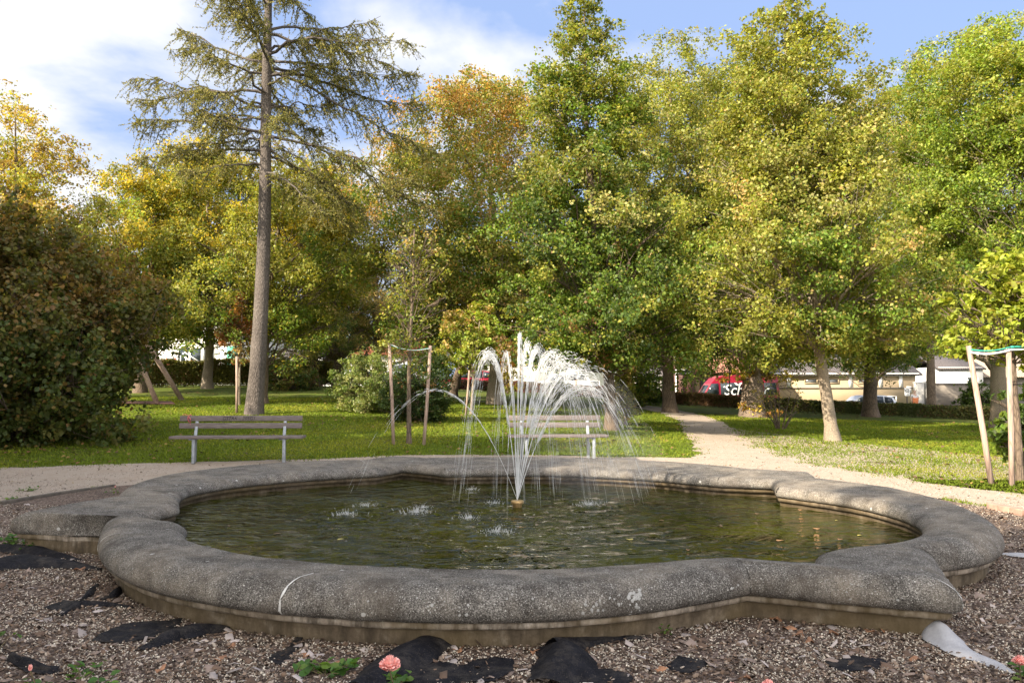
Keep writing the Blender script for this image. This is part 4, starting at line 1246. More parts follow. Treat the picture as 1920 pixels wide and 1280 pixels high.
hedge('low brown-leaved hedge in front of the red van', [gxy(1186, 44.5), gxy(1405, 41.5)], .60, .6, [((.17, .10, .05), 4), ((.11, .12, .03), 3), ((.28, .15, .06), 1)], 22000, .085)
hedge('low dark clipped hedge along the street to the right of the gnarled trunk', [gxy(1432, 41.4), gxy(1640, 40), gxy(1860, 38.4)], .56, .6, [((.08, .10, .025), 5), ((.15, .09, .04), 2), ((.20, .20, .05), 1.5)], 34000, .085)

# ------------------------------------------------------------------ grass and fallen leaves
def in_poly(poly, X, Y):
    r = np.zeros(X.shape, bool); n = len(poly)
    for i in range(n):
        x1, y1 = poly[i - 1][:2]; x2, y2 = poly[i][:2]
        r ^= ((y1 > Y) != (y2 > Y)) & (X < (x2 - x1) * (Y - y1) / (y2 - y1 + 1e-12) + x1)
    return r
def scatter_lawn(n, y0, y1, power=1.0, ragged=0.0):
    Y = y0 + (y1 - y0) * rng.random(n) ** power
    X = Y * rng.uniform(-.70, .70, n)
    e = ragged * (np.sin(X * 5.1 + 2 * np.sin(Y * 3.3)) * .16 + rng.normal(0, .10, n)); e2 = ragged * (np.sin(Y * 4.3 + 2 * np.sin(X * 2.9)) * .16 + rng.normal(0, .10, n))
    m = ~in_poly(path_poly, X + e, Y + e2) & ~in_poly(bed_poly, X, Y)
    return X[m], Y[m]
X, Y = scatter_lawn(330000, 9.5, 34, 1.5, 1.0)
k = len(X); Z = terrain(X, Y) - .012
hb = rng.uniform(.02, .048, k) * (1 + .3 * np.sin(X * 1.7) * np.sin(Y * 1.3)); an = rng.uniform(0, 2 * np.pi, k); wd = rng.uniform(.006, .012, k) * np.clip(Y / 12, 1, 2.6)
lx = rng.normal(0, .022, k); ly = rng.normal(0, .022, k)
V = np.stack([np.stack([X - np.cos(an) * wd, Y - np.sin(an) * wd, Z], -1), np.stack([X + np.cos(an) * wd, Y + np.sin(an) * wd, Z], -1), np.stack([X + lx, Y + ly, Z + hb], -1)], 1).reshape(-1, 3)
me = fast_mesh('grass', V, np.arange(3 * k).reshape(-1, 3))
pt = np.sin(X * .9 + 2 * np.sin(Y * .5)) * np.sin(Y * .7 + 1.3 * np.sin(X * .6)) + rng.normal(0, .5, k)
cc = np.where((pt > .55)[:, None], np.array([.235, .25, .032]), np.array([.135, .185, .022])) * rng.uniform(.6, 1.35, k)[:, None]
setcol(me, np.repeat(cc, 3, 0))
tag(link('grass', me, M['grass']), kind='stuff')
X, Y = scatter_lawn(9000, 10, 44, 1.1)
dens = (np.sin(X * .7 + 1) * np.sin(Y * .45) + rng.normal(0, .5, len(X))) > .15
X, Y = X[dens], Y[dens]; k = len(X)
xe = rng.uniform(-11, 11, 9000); ye = rng.uniform(7, 42, 9000) ; ye = 7 + 35 * rng.random(9000) ** 1.6
mm = in_poly(path_poly, xe, ye) & (np.array([mnoise.noise(Vector((a, b, 5))) for a, b in zip(xe * .9, ye * .9)]) + rng.normal(0, .25, 9000) > .12); xe, ye = xe[mm], ye[mm]
nl = len(X); X = np.concatenate([X, xe]); Y = np.concatenate([Y, ye]); k = len(X)
szl = np.concatenate([rng.uniform(.04, .10, nl), rng.uniform(.015, .055, k - nl)])
m = ~in_poly([p[:2] for p in [(a.x, a.y) for a in [level(o.x, o.y, 0) for o in OUT[::4]]]], X, Y)
X, Y, szl = X[m], Y[m], szl[m]; k = len(X)
P = np.stack([X, Y, terrain(X, Y) + np.where(szl > .056, rng.uniform(.012, .045, k), .006)], -1)
V, Fc, kk = leaf_geo(P, szl, unit(k) * .5 + np.array([0, 0, 1.0]), .8)
me = fast_mesh('fallen_leaves', V, Fc)
setcol(me, np.repeat(pick([((.22, .15, .04), 3), ((.18, .09, .04), 3), ((.10, .06, .035), 4)], k) * rng.uniform(.7, 1.2, k)[:, None], kk, 0))
M['litter'] = leaf_mat('litter', .0, .85)
tag(link('fallen_leaves', me, M['litter']), kind='stuff')

# bark chips and grit in the bed
OUT0 = [level((OUT[i] - NO[i] * .14).x, (OUT[i] - NO[i] * .14).y, 0) for i in range(0, NP_, 3)]
OUTP = [(p.x, p.y) for p in OUT0]
# dark cloth patches (drawn on the ground), chips stay off them
def cloth_poly(pix): return [g(x, y) for x, y in pix]
flat_cloth = [
    ('torn black weed fabric lying bare left of the middle rose', [(690, 1268), (735, 1262), (775, 1248), (800, 1238), (830, 1243), (868, 1254), (890, 1240), (925, 1236), (962, 1241), (968, 1262), (930, 1283), (800, 1290), (690, 1285)]),
    ('strip of torn black weed fabric to the left, below the mortar joint', [(232, 1172), (300, 1168), (345, 1162), (330, 1182), (285, 1200), (225, 1208), (172, 1205), (190, 1190)]),
    ('small black fabric patch in the far left gravel', [(82, 1142), (118, 1128), (150, 1132), (160, 1140), (118, 1148)]),
    ('small black fabric patch in front of the right corner', [(1250, 1252), (1275, 1234), (1310, 1236), (1330, 1250), (1292, 1268), (1262, 1266)]),
    ('ragged black fabric patch below the right corner of the basin', [(1545, 1243), (1600, 1232), (1650, 1236), (1668, 1248), (1640, 1262), (1590, 1266), (1560, 1258)]),
    ('small torn black fabric patch close to the bottom edge', [(1105, 1262), (1150, 1258), (1190, 1275), (1170, 1290), (1100, 1286)]),
    ('black fabric scrap at the lower left beside the pink bud', [(26, 1240), (60, 1252), (110, 1258), (100, 1268), (40, 1264)]),
    ('black fabric strip running under the leaves below the joint', [(500, 1240), (540, 1215), (560, 1190), (572, 1196), (556, 1225), (525, 1252)]),
]
polys = [cloth_poly(p) for _, p in flat_cloth]
def scatter_bed(n, ylo, yhi, pw=1.0):
    Y = ylo + (yhi - ylo) * rng.random(n) ** pw; X = rng.uniform(-1, 1, n) * (.72 * Y)
    m = in_poly(bed_poly, X, Y) & ~in_poly(OUTP, X, Y)
    return X[m], Y[m]
def chips(name, n, lo, hi, pal, thick, aspect, ylo=3.3, yhi=9.8, skip=.93, pw=1.5, patch=.5, on_path=False):
    X, Y = scatter_bed(n, ylo, yhi, pw) if not on_path else (None, None)
    if on_path:
        Y = ylo + (yhi - ylo) * rng.random(n) ** pw; X = rng.uniform(-.7, .7, n) * Y
        mk_ = in_poly(path_poly, X, Y) & ~in_poly(OUTP, X, Y); X, Y = X[mk_], Y[mk_]
    k = len(X); kp = np.ones(k, bool)
    wob = np.array([mnoise.noise(Vector((x * 9, y * 9, 1))) * .05 for x, y in zip(X, Y)])
    for po in polys: kp &= ~(in_poly(po, X + wob, Y + wob) & (rng.random(k) < skip))
    pn = np.array([mnoise.noise(Vector((x * 1.7, y * 1.7, 9))) + .5 * mnoise.noise(Vector((x * 6, y * 6, 2))) for x, y in zip(X, Y)])
    kp &= rng.random(k) < np.clip(.75 + patch * pn, .12, 1)
    X, Y = X[kp], Y[kp]; k = len(X)
    s = rng.uniform(lo, hi, k); a = rng.uniform(0, 2 * np.pi, k); asp = rng.uniform(aspect, 1, k); t = s * thick
    tx, ty = rng.normal(0, .35, k), rng.normal(0, .35, k)
    base = np.array([[-1, -.8, 0], [.9, -1, 0], [1, .7, 0], [-.7, 1, 0], [-.7, -.6, 1], [.7, -.7, 1], [.75, .5, 1], [-.5, .7, 1]], float)
    B = base[None] * (1 + rng.normal(0, .18, (k, 8, 3)))
    x = B[..., 0] * s[:, None]; y = B[..., 1] * (s * asp)[:, None]; z = B[..., 2] * t[:, None]
    z = z + x * tx[:, None] + y * ty[:, None]
    c, sn = np.cos(a)[:, None], np.sin(a)[:, None]
    V = np.stack([X[:, None] + x * c - y * sn, Y[:, None] + x * sn + y * c, z + (terrain(X, Y)[:, None] if on_path else rng.uniform(.0, .012, k)[:, None])], -1).reshape(-1, 3)
    f = np.array([[4, 5, 6, 7], [0, 1, 5, 4], [1, 2, 6, 5], [2, 3, 7, 6], [3, 0, 4, 7]])
    me = fast_mesh(name, V, (np.arange(k)[:, None, None] * 8 + f[None]).reshape(-1, 4), False)
    setcol(me, np.repeat(np.clip(pick(pal, k) * rng.uniform(.65, 1.25, k)[:, None], .01, .8), 8, 0))
    return tag(link(name, me, M['chip']), kind='stuff')
m, t, bb = newmat('chip'); a = t.nodes.new('ShaderNodeAttribute'); a.attribute_name = 'leafcol'; t.links.new(a.outputs['Color'], bb.inputs['Base Color']); bb.inputs['Roughness'].default_value = .9; M['chip'] = m
chips('bark_chips', 105000, .004, .0135, [((.125, .08, .052), 5), ((.05, .032, .022), 6), ((.23, .165, .12), 3), ((.40, .33, .27), 1.4)], .35, .3)
chips('grit', 105000, .0024, .0052, [((.46, .40, .32), 4), ((.62, .57, .48), 2), ((.26, .21, .17), 3)], .8, .7, skip=.975, pw=1.7, patch=1.9)
chips('large_bark', 2600, .016, .036, [((.20, .15, .125), 3), ((.36, .31, .29), 2), ((.12, .075, .05), 2)], .22, .25)

chips('path_grit', 110000, .0035, .008, [((.37, .31, .265), 5), ((.46, .40, .35), 1.5), ((.20, .155, .125), 3)], .5, .6, 8, 24, pw=1.2, patch=1.4, on_path=True)
for (lab, pix), po in zip(flat_cloth, polys):
    bm = bmesh.new(); P = []
    for i in range(len(po)):
        a = Vector(po[i]); b = Vector(po[(i + 1) % len(po)]); n = max(1, int((b - a).length / .03))
        for k in range(n):
            q = a.lerp(b, k / n); j = mnoise.noise(Vector((q.x * 14, q.y * 14, 4))) * .022
            P.append((q.x + j, q.y + j * .7))
    bm.faces.new([bm.verts.new((p[0], p[1], .0)) for p in P])
    bmesh.ops.triangulate(bm, faces=bm.faces[:])
    for ax, i in (((1, 0, 0), 0), ((0, 1, 0), 1)):
        lo = min(v.co[i] for v in bm.verts); hi = max(v.co[i] for v in bm.verts)
        c = lo + .05
        while c < hi:
            bmesh.ops.bisect_plane(bm, geom=bm.verts[:] + bm.edges[:] + bm.faces[:], plane_co=(c * ax[0], c * ax[1], 0), plane_no=ax, dist=1e-5); c += .05
    for v in bm.verts: v.co.z = .008 + .008 * mnoise.noise(Vector((v.co.x * 9, v.co.y * 9, 0)))
    for f in bm.faces: f.smooth = True
    me = bpy.data.meshes.new('weed_fabric'); bm.to_mesh(me); bm.free()
    o = link('weed_fabric', me, M['fabric']); so = o.modifiers.new('t', 'SOLIDIFY'); so.thickness = .002
    tag(o, lab, 'fabric', 'torn black weed fabric in the gravel')

def fold(name, label, line, widths, heights, mat, group='torn black weed fabric in the gravel', skew=0.0, endlift=0):
    """a raised fold of cloth along a ground line: arched cross-section"""
    P = [Vector((*g(x, y), 0)) for x, y in line]; n = 26; m = 11
    cu = [0]; 
    for a_, b_ in zip(P[:-1], P[1:]): cu.append(cu[-1] + (b_ - a_).length)
    V = []
    for i in range(n):
        s = i / (n - 1); q = s * cu[-1]
        c = Vector((np.interp(q, cu, [p.x for p in P]), np.interp(q, cu, [p.y for p in P]), 0))
        q2 = min(cu[-1], q + .01); q1 = max(0, q - .01)
        d = Vector((np.interp(q2, cu, [p.x for p in P]) - np.interp(q1, cu, [p.x for p in P]), np.interp(q2, cu, [p.y for p in P]) - np.interp(q1, cu, [p.y for p in P]), 0)).normalized()
        nr = Vector((-d.y, d.x, 0)); w = np.interp(s, np.linspace(0, 1, len(widths)), widths); h = np.interp(s, np.linspace(0, 1, len(heights)), heights)
        for j in range(m):
            u = j / (m - 1) * 2 - 1
            z = h * (math.cos(u * math.pi / 2) ** 1.2) * (1 + .25 * mnoise.noise(Vector((s * 6, u * 2, 3)))) + .006 + .010 * mnoise.noise(Vector((c.x * 8, u * 3, c.y * 8)))
            p = c + nr * (u * w / 2 * (1 + .25 * mnoise.noise(Vector((s * 5, u, 7)))) + skew * h * math.cos(u * math.pi / 2))
            V.append((p.x, p.y, max(z, .003)))
    me = fast_mesh(name, V, gridfaces(n, m))
    o = link(name, me, mat); so = o.modifiers.new('t', 'SOLIDIFY'); so.thickness = .003
    su = o.modifiers.new('s', 'SUBSURF'); su.levels = 1; su.render_levels = 1
    return tag(o, label, 'fabric', group)
fold('weed_fabric', 'rolled fold of black weed fabric rising behind the middle rose', [(672, 1292), (740, 1255), (790, 1222), (835, 1204), (868, 1203)], [.20, .26, .30, .26, .10], [.02, .05, .075, .06, .01], M['fabric'])
fold('weed_fabric', 'rounded bulge of black weed fabric below the middle of the basin', [(1030, 1290), (1062, 1262), (1062, 1236), (1030, 1215)], [.25, .34, .30, .2], [.03, .10, .10, .01], M['fabric'])
fold('weed_fabric', 'thin black fabric tail running along the plinth beside the bulge', [(1040, 1222), (1110, 1206), (1165, 1200), (1215, 1200)], [.20, .16, .10, .03], [.06, .03, .015, .004], M['fabric'])
fold('weed_fabric', 'wide low hump of black weed fabric at the left edge', [(-60, 1075), (30, 1058), (110, 1060), (190, 1070)], [.35, .42, .25, .04], [.05, .07, .035, .004], M['fabric'])
fold('weed_fabric', 'black fabric hump beside the plinth behind the green weed', [(5, 1030), (70, 1036), (120, 1046), (150, 1052)], [.25, .25, .15, .05], [.04, .05, .03, .004], M['fabric'])
fold('weed_fabric', 'long black fabric ridge in the left foreground', [(262, 1222), (330, 1198), (390, 1185), (432, 1182)], [.06, .16, .22, .05], [.008, .04, .05, .006], M['fabric'])
fold('weed_fabric', 'narrow curled black fabric strip in the left gravel', [(112, 1158), (150, 1138), (205, 1136), (250, 1142)], [.03, .07, .06, .02], [.005, .03, .02, .004], M['fabric'])
fold('weed_fabric', 'short curled black fabric strip nearer the basin on the left', [(146, 1132), (165, 1118), (182, 1098)], [.02, .06, .03], [.004, .03, .01], M['fabric'])
fold('weed_fabric', 'curled black fabric strip touching the shadow of the left lobe', [(190, 1128), (212, 1120), (226, 1104)], [.03, .08, .03], [.005, .035, .01], M['fabric'])
fold('weed_fabric', 'black fabric curl beside the pink bud at the lower left', [(20, 1240), (45, 1250), (80, 1256), (112, 1264)], [.05, .07, .05, .015], [.04, .03, .02, .003], M['fabric'])
fold('felt_strip', 'pale grey felt strip curling out from under the right corner', [(1742, 1182), (1775, 1208), (1800, 1228), (1850, 1246), (1908, 1270)], [.13, .20, .17, .12, .02], [.09, .09, .03, .012, .003], M['felt'], None)
fold('felt_strip', 'pale grey felt flap lying flat by the right lobe', [(1872, 1040), (1905, 1042), (1950, 1046)], [.06, .20, .22], [.003, .012, .012], M['felt'], None)

# single dead leaves in the bed
dl = [(150, 1070), (408, 1240), (436, 1216), (575, 1232), (640, 1250), (1455, 1165), (1475, 1182), (1498, 1195), (1520, 1206), (1630, 1188), (1655, 1186), (1400, 1278), (1000, 1225), (1232, 1262), (860, 1222), (300, 1262), (1560, 1190), (340, 1150), (1720, 1240)]
DL = ['on the wide black hump at the left edge', 'left of the mortar joint near the long fabric ridge', 'right beside the end of the long black ridge', 'midway between mortar joint and middle rose', 'above the creeping weed left of the middle rose', 'against the plinth below the right corner, leftmost', 'against the plinth below the right corner, second from left',
      'below the right corner, between two fabric patches', 'just above the ragged patch below the right corner', 'close to the felt strip under the right corner', 'nearest to the curling end of the felt strip', 'at the bottom edge right of centre', 'left of the rounded fabric bulge', 'between the bulge and the small black patch',
      'on the rolled fold behind the middle rose', 'in the lower left beside the long ridge', 'on bare bark chips under the right corner', 'beside the plinth of the left lobe', 'far right in front of the felt strip']
for i, (x, y) in enumerate(dl):
    p = Vector((*g(x, y), 0)); n = 9; an = np.linspace(0, 2 * np.pi, n, endpoint=False); rr = .028 * (1 + .35 * np.cos(an * 3 + i)) * (1 + .25 * rng.normal(size=n)); 
    V = [(0, 0, .012)] + [(math.cos(a_) * r_ * 1.2, math.sin(a_) * r_ * .8, .012 + .014 * math.sin(a_ * 2 + i)) for a_, r_ in zip(an, rr)]
    me = fast_mesh('dead_leaf', V, np.array([[0, 1 + k, 1 + (k + 1) % n] for k in range(n)]))
    o = link('dead_leaf', me, M['dead_leaf'] if 'dead_leaf' in M else M.setdefault('dead_leaf', plain('dead_leaf', (.30, .15, .08), .8, .4, 30)))
    o.location = p; o.rotation_euler = (rng.normal(0, .15), rng.normal(0, .15), rng.uniform(0, 6)); so = o.modifiers.new('t', 'SOLIDIFY'); so.thickness = .0008
    tag(o, 'curled rust-brown dead leaf, ' + DL[i], 'dead leaf', 'dead leaves in the gravel bed')

# ------------------------------------------------------------------ roses and weeds
def rose(label, px, py, h, s, D=None, open_=1.0):
    """flower whose head appears at px,py, standing h above the ground"""
    P = at_z(px, py, h)
    th = thing('rose', label, 'flower', (P.x, P.y, 0))
    A = Acc()
    A.tube([(.02, .03, -.01), (.01, .015, h * .5), (0, 0, h - s * .3)], [.004, .0035, .003], 6); A.obj('stem', M['stem'], th, True)
    V = []; Fs = []; n0 = 0
    layers = [(4, .42, .20), (5, .72, .5), (6, 1.0, .85), (5, 1.15, 1.15)] if open_ > .5 else [(4, .35, .1), (4, .45, .2), (4, .5, .3)]
    for li, (cnt, rad, tilt) in enumerate(layers):
        for k in range(cnt):
            a = 2 * np.pi * k / cnt + li * .6 + rng.normal(0, .1); m = 7
            for i in range(m):
                v = i / (m - 1)
                for j in range(m):
                    u = j / (m - 1) * 2 - 1
                    wid = s * .42 * rad * math.sin(math.pi * min(1, v * .8 + .12)) ** .7
                    r = s * (.06 + .46 * rad * math.sin(v * tilt * 1.2 + .05)) + s * .05 * u * u * (1 if li < 3 else -1)
                    z = s * (.75 * math.cos(v * tilt * .9) * v * (1.0 - .1 * li) - .12 + .04 * math.sin(u * 5 + k))
                    r += s * .05 * (v ** 3) * math.sin(u * 4 + k * 2)
                    x = math.cos(a) * r - math.sin(a) * u * wid; y = math.sin(a) * r + math.cos(a) * u * wid
                    V.append((x, y, h + z - s * .15))
            Fs.append(gridfaces(m, m) + n0); n0 += m * m
    me = fast_mesh('petals', V, np.concatenate(Fs)); link('petals', me, M['pink'], th)
    C_ = np.array([[rng.normal(0, .05), rng.normal(0, .05), h * rng.uniform(.15, .6)] for _ in range(7)])
    Vv, Ff, kk = leaf_geo(C_, np.full(7, .05), unit(7) * .5 + np.array([0, 0, 1]), .6, True)
    me = fast_mesh('leaves', Vv, Ff); setcol(me, np.repeat(pick([((.06, .13, .03), 3), ((.12, .17, .03), 1)], 7), kk, 0)); link('leaves', me, M['leaf'], th)
rose('open salmon-pink rose in the middle of the bottom edge', 731, 1245, .16, .085)
rose('small closed pink rose bud at the lower left', 57, 1252, .12, .035, open_=0)
rose('pink rose at the right edge near the felt strip', 1912, 1238, .14, .055)
rose('pink rose top peeking over the bottom edge, right of centre', 1440, 1284, .12, .055)
rose('pale pink rose top at the bottom edge, left of the one peeking over', 1372, 1288, .12, .045)
rose('tiny magenta bloom behind the left lobe of the basin', 216, 912, .10, .03, open_=0)

def weed(label, px, py, w, h, n, pal=None, size=.06):
    p = g(px, py); th = thing('weed', label, 'plant', (p[0], p[1], 0))
    A = Acc(); tips = []
    for i in range(9):
        a = rng.uniform(0, 2 * np.pi); r = w * rng.uniform(.3, 1); z = h * rng.uniform(.4, 1)
        A.tube([(0, 0, -.005), (math.cos(a) * r * .5, math.sin(a) * r * .5, z * .7), (math.cos(a) * r, math.sin(a) * r, z)], [.003, .0025, .0015], 4); tips += [(math.cos(a) * r * f_, math.sin(a) * r * f_, z * (f_ * .5 + .5)) for f_ in (.5, .8, 1)]
    link('stems', A.mesh('stems', True), M['stem'], th)
    t_ = np.array(tips); C_ = t_[rng.integers(0, len(t_), n)] + rng.normal(0, .018, (n, 3)); C_[:, 2] = np.maximum(C_[:, 2], .01)
    V, Ff, k = leaf_geo(C_, size * rng.uniform(.5, 1.2, n), unit(n) * .6 + np.array([0, 0, 1]), .6, True)
    me = fast_mesh('leaves', V, Ff); setcol(me, np.repeat(pick(pal or [((.07, .16, .03), 4), ((.13, .22, .04), 2)], n) * rng.uniform(.7, 1.2, n)[:, None], k, 0)); link('leaves', me, M['leaf'], th)
weed('bright green lobed weed beside the left corner of the basin', 22, 1028, .16, .10, 60)
weed('second green weed clump touching the fabric by the left corner', 60, 1032, .10, .08, 36)
weed('low green creeping weed at the bottom edge left of the middle rose', 612, 1270, .14, .05, 60)
weed('ragged green weed patch at the bottom left corner', 150, 1285, .35, .05, 80, None, .05)
weed('tall yellow-green leafy stem at the lower left edge', -8, 1225, .12, .16, 40, [((.09, .17, .03), 3), ((.35, .30, .04), 1)])
weed('tiny seedling at the foot of the plinth, right of centre', 1245, 1190, .035, .03, 16, None, .03)
weed('low weed under the pink rose at the right edge', 1925, 1270, .12, .06, 30)
weed('green sprout under the middle rose', 748, 1284, .08, .04, 18)
weed('small grass tuft on the path left of the basin', 50, 920, .14, .03, 50, None, .04)
weed('small grass tuft further along the left path', 20, 937, .12, .03, 40, None, .04)

# ------------------------------------------------------------------ benches
def font(name, txt, size, mat, parent, M4, ext=.0015, shear=0, track=1.0):
    c = bpy.data.curves.new(name, 'FONT'); c.body = txt; c.size = size; c.extrude = ext; c.shear = shear; c.space_character = track
    c.align_x = 'CENTER'; c.align_y = 'CENTER'; c.materials.append(mat)
    tmp = bpy.data.objects.new('tmp', c); col.objects.link(tmp); bpy.context.view_layer.update()
    me = bpy.data.meshes.new_from_object(tmp.evaluated_get(bpy.context.evaluated_depsgraph_get()))
    bpy.data.objects.remove(tmp)
    o = link(name, me, mat, parent); o.matrix_local = M4
    return o

def bench(label, px_l, px_r, D, marks, group):
    pl_, pr_ = at_depth(px_l, 850, D), at_depth(px_r, 850, D)
    c = (pl_ + pr_) / 2; z = ter(c.x, D)
    Lb = (pr_ - pl_).x
    th = thing('park_bench', label, 'bench', (c.x, D, z), R(2.5), group)
    h1 = .455
    a = Acc(); a.box((.03, .0, h1), (Lb + .12, .36, .045)); a.obj('seat', M['plank'], th, bevel=.006)
    for k, (zz, yy) in enumerate(((.645, .235), (.775, .262))):
        a = Acc(); Mx = Matrix.Rotation(R(-8), 4, 'X'); a.box((0, yy, zz), (Lb, .035, .098), Mx); bo = a.obj('backrest_board', M['plank'], th, bevel=.005)
        if k == 1 and marks:
            Mt = Matrix.Translation((-.02 * Lb, yy - .0205, zz)) @ Matrix.Rotation(R(82), 4, 'X')
            font('graffiti', 'GSTRK - 20SG1', .085, M['ink'], bo, Mt, .0006, .25, 1.05)
    for s in (-1, 1):
        xx = s * Lb * .36
        a = Acc(); a.box((xx + .07, -.10, .215), (.05, .06, .43)); a.obj('leg', M['steel'], th, bevel=.004)
        a = Acc(); P = [(xx, .17, -.02), (xx, .185, .45), (xx, .285, .80)]
        v = []
        for (x, y, zz) in P: v += [(x - .025, y - .022, zz), (x + .025, y - .022, zz), (x + .025, y + .022, zz), (x - .025, y + .022, zz)]
        f = [[i * 4 + j, i * 4 + (j + 1) % 4, (i + 1) * 4 + (j + 1) % 4, (i + 1) * 4 + j] for i in range(2) for j in range(4)] + [[3, 2, 1, 0], [8, 9, 10, 11]]
        a.add(v, f); a.obj('leg', M['steel'], th, bevel=.003)
        a = Acc(); a.box((xx + .035, .04, .418), (.11, .30, .02)); a.obj('bracket', M['steel'], th, bevel=.003)
    return th, Lb
bt, Lb = bench('weathered wooden park bench with graffiti and pink ribbon, left of the water jets', 328, 559, 14.3, True, 'park benches beside the basin')
a = Acc(); q = np.linspace(0, 2 * np.pi, 24)
a.tube(np.stack([.05 * np.cos(q) * .4, .045 * np.cos(q), .065 * np.sin(q)], -1), .007, 6)
a.tube([(.0, -.05, .03), (.03, -.055, -.01), (.025, -.06, -.07), (.03, -.055, -.11)], .006, 6)
a.tube([(-.02, -.05, .06), (-.09, -.04, .075), (-.12, -.03, .06)], .006, 6)
o = a.obj('ribbon', M['pink_ribbon'], None, True); o.location = (bt.location.x - Lb * .42 - .01, bt.location.y + .262 - .04, bt.location.z + .775)
tag(o, 'pink string tied round the top board at the left end of the bench', 'ribbon')
bench('plain grey park bench seen through the falling water', 955, 1130, 14.9, False, 'park benches beside the basin')

# ------------------------------------------------------------------ stakes
def stake(label, foot, head, r=.036, group=None):
    th = tag(Acc().tube([foot, (Vector(foot) * .6 + Vector(head) * .4) + Vector((.008, 0, 0)), head], [r, r * .96, r * .9], 12, True).obj('wooden_stake', M['wood_stake'], None, True), label, 'stake', group)
    return th
def strap(label, a_, b_, sag, mat, w=.018, off=0):
    a_, b_ = Vector(a_), Vector(b_); n = 14; A = Acc(); V = []
    for i in range(n):
        t = i / (n - 1); p = a_.lerp(b_, t); p.z -= sag * math.sin(math.pi * t) ; p.y += off
        tw = .4 * math.sin(t * 7)
        V += [(p.x, p.y - tw * w, p.z - w), (p.x, p.y + tw * w + .003, p.z + w)]
    me = fast_mesh('tree_tie', V, np.array([[2 * i, 2 * i + 1, 2 * i + 3, 2 * i + 2] for i in range(n - 1)]))
    o = link('tree_tie', me, mat); so = o.modifiers.new('t', 'SOLIDIFY'); so.thickness = .004
    return tag(o, label, 'tree tie')
D = STK.y
f1 = at_depth(738, 832, D - .25); h1_ = at_depth(730, 643, D - .2); f2 = at_depth(794, 836, D - .3); h2_ = at_depth(807, 648, D - .2)
f1.z = ter(f1.x, f1.y) - .1; f2.z = ter(f2.x, f2.y) - .1
stake('left of the two rough stakes around the slender young tree', f1, h1_, .038, 'stakes holding the young trees')
stake('right of the two rough stakes around the slender young tree', f2, h2_, .038, 'stakes holding the young trees')
strap('green and white tie strung between the two stakes of the slender tree', h1_ + Vector((0, .0, -.04)), h2_ + Vector((0, 0, -.04)), .08, M['strap_green'], .012, .06)
strap('white tie hanging just below the green one on the slender tree', h1_ + Vector((0, .0, -.02)), h2_ + Vector((0, 0, -.06)), .085, M['strap_white'], .007, -.05)
D = STR.y
f1 = at_depth(1860, 898, D - .25); h1_ = at_depth(1816, 648, D - .2); f2 = at_depth(1897, 903, D - .45); h2_ = at_depth(1891, 652, D - .35)
f1.z = ter(f1.x, f1.y) - .1; f2.z = ter(f2.x, f2.y) - .1
stake('leaning pale stake, left one of the pair at the right edge', f1, h1_, .042, 'stakes holding the young trees')
stake('knobbly upright stake nearest the right edge', f2, h2_, .040, 'stakes holding the young trees')
ext = at_depth(1990, 640, D - .1)
strap('broad white and green tie between the two right-hand stakes', h1_ + Vector((0, -.05, -.10)), h2_ + Vector((0, -.05, -.03)), .04, M['strap_white'], .016)
strap('green edge of the tie between the two right-hand stakes', h1_ + Vector((0, -.052, -.06)), h2_ + Vector((0, -.052, .01)), .035, M['strap_green'], .009, .0)
strap('green and white tie leaving the frame at the right edge', h2_ + Vector((0, -.05, .01)), ext, .02, M['strap_green'], .015)
strap('white tie leaving the frame at the right edge below the green one', h2_ + Vector((0, -.05, -.03)), ext + Vector((0, 0, -.05)), .02, M['strap_white'], .012)
# stake beside the small lime tree and thin stake by the larch
b = gat(873, 26.4); stake('thin dark stake leaning beside the lime-green young tree', (b.x, b.y, b.z - .1), tuple(at_depth(880, 694, 26.4)), .035, 'stakes holding the young trees')
b = gat(445, 25.5); stake('thin brown stake to the left of the larch trunk', (b.x, b.y, b.z - .1), tuple(at_depth(444, 668, 25.5)), .045, 'stakes holding the young trees')

# ------------------------------------------------------------------ swing frame and ground mat at the left
p0 = gat(297, 33); p0 = Vector((at_depth(297, 757, 29.5).x, 29.5, 0)); p0.z = ter(p0.x, p0.y)
top = at_depth(243, 632, 29.5)
sw = thing('swing_frame', 'grey timber swing frame half hidden by the dark shrub', 'swing', tuple(p0))
tp = np.array(top - p0)
Acc().tube([(0, 0, -.1), tuple(tp)], [.10, .095], 8, True).obj('leg', M['wood_stake'], sw)
Acc().tube([(0, 2.4, -.1), (tp[0], 1.2, tp[2])], [.10, .095], 8, True).obj('leg', M['wood_stake'], sw)
Acc().tube([(tp[0], -.1, tp[2] + .05), (tp[0] - 2.6, .6, tp[2] + .05)], [.09, .09], 8, True).obj('crossbar', M['wood_stake'], sw)
Acc().tube([(tp[0] * 2 - .9, .2, -.1), (tp[0] - 2.3, .6, tp[2])], [.10, .095], 8, True).obj('leg', M['wood_stake'], sw)
Acc().box((-1.9, .3, .62), (.55, .25, .05)).tube([(-2.1, .3, .62), (-2.0, .4, tp[2])], .012, 4).tube([(-1.7, .3, .62), (-1.8, .4, tp[2])], .012, 4).obj('seat', M['red_plastic'], sw)
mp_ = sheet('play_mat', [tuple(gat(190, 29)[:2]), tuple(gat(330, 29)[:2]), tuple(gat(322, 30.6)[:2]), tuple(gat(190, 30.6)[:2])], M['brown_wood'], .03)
tag(mp_, 'dark rubber mat on the grass under the swing frame', 'mat')

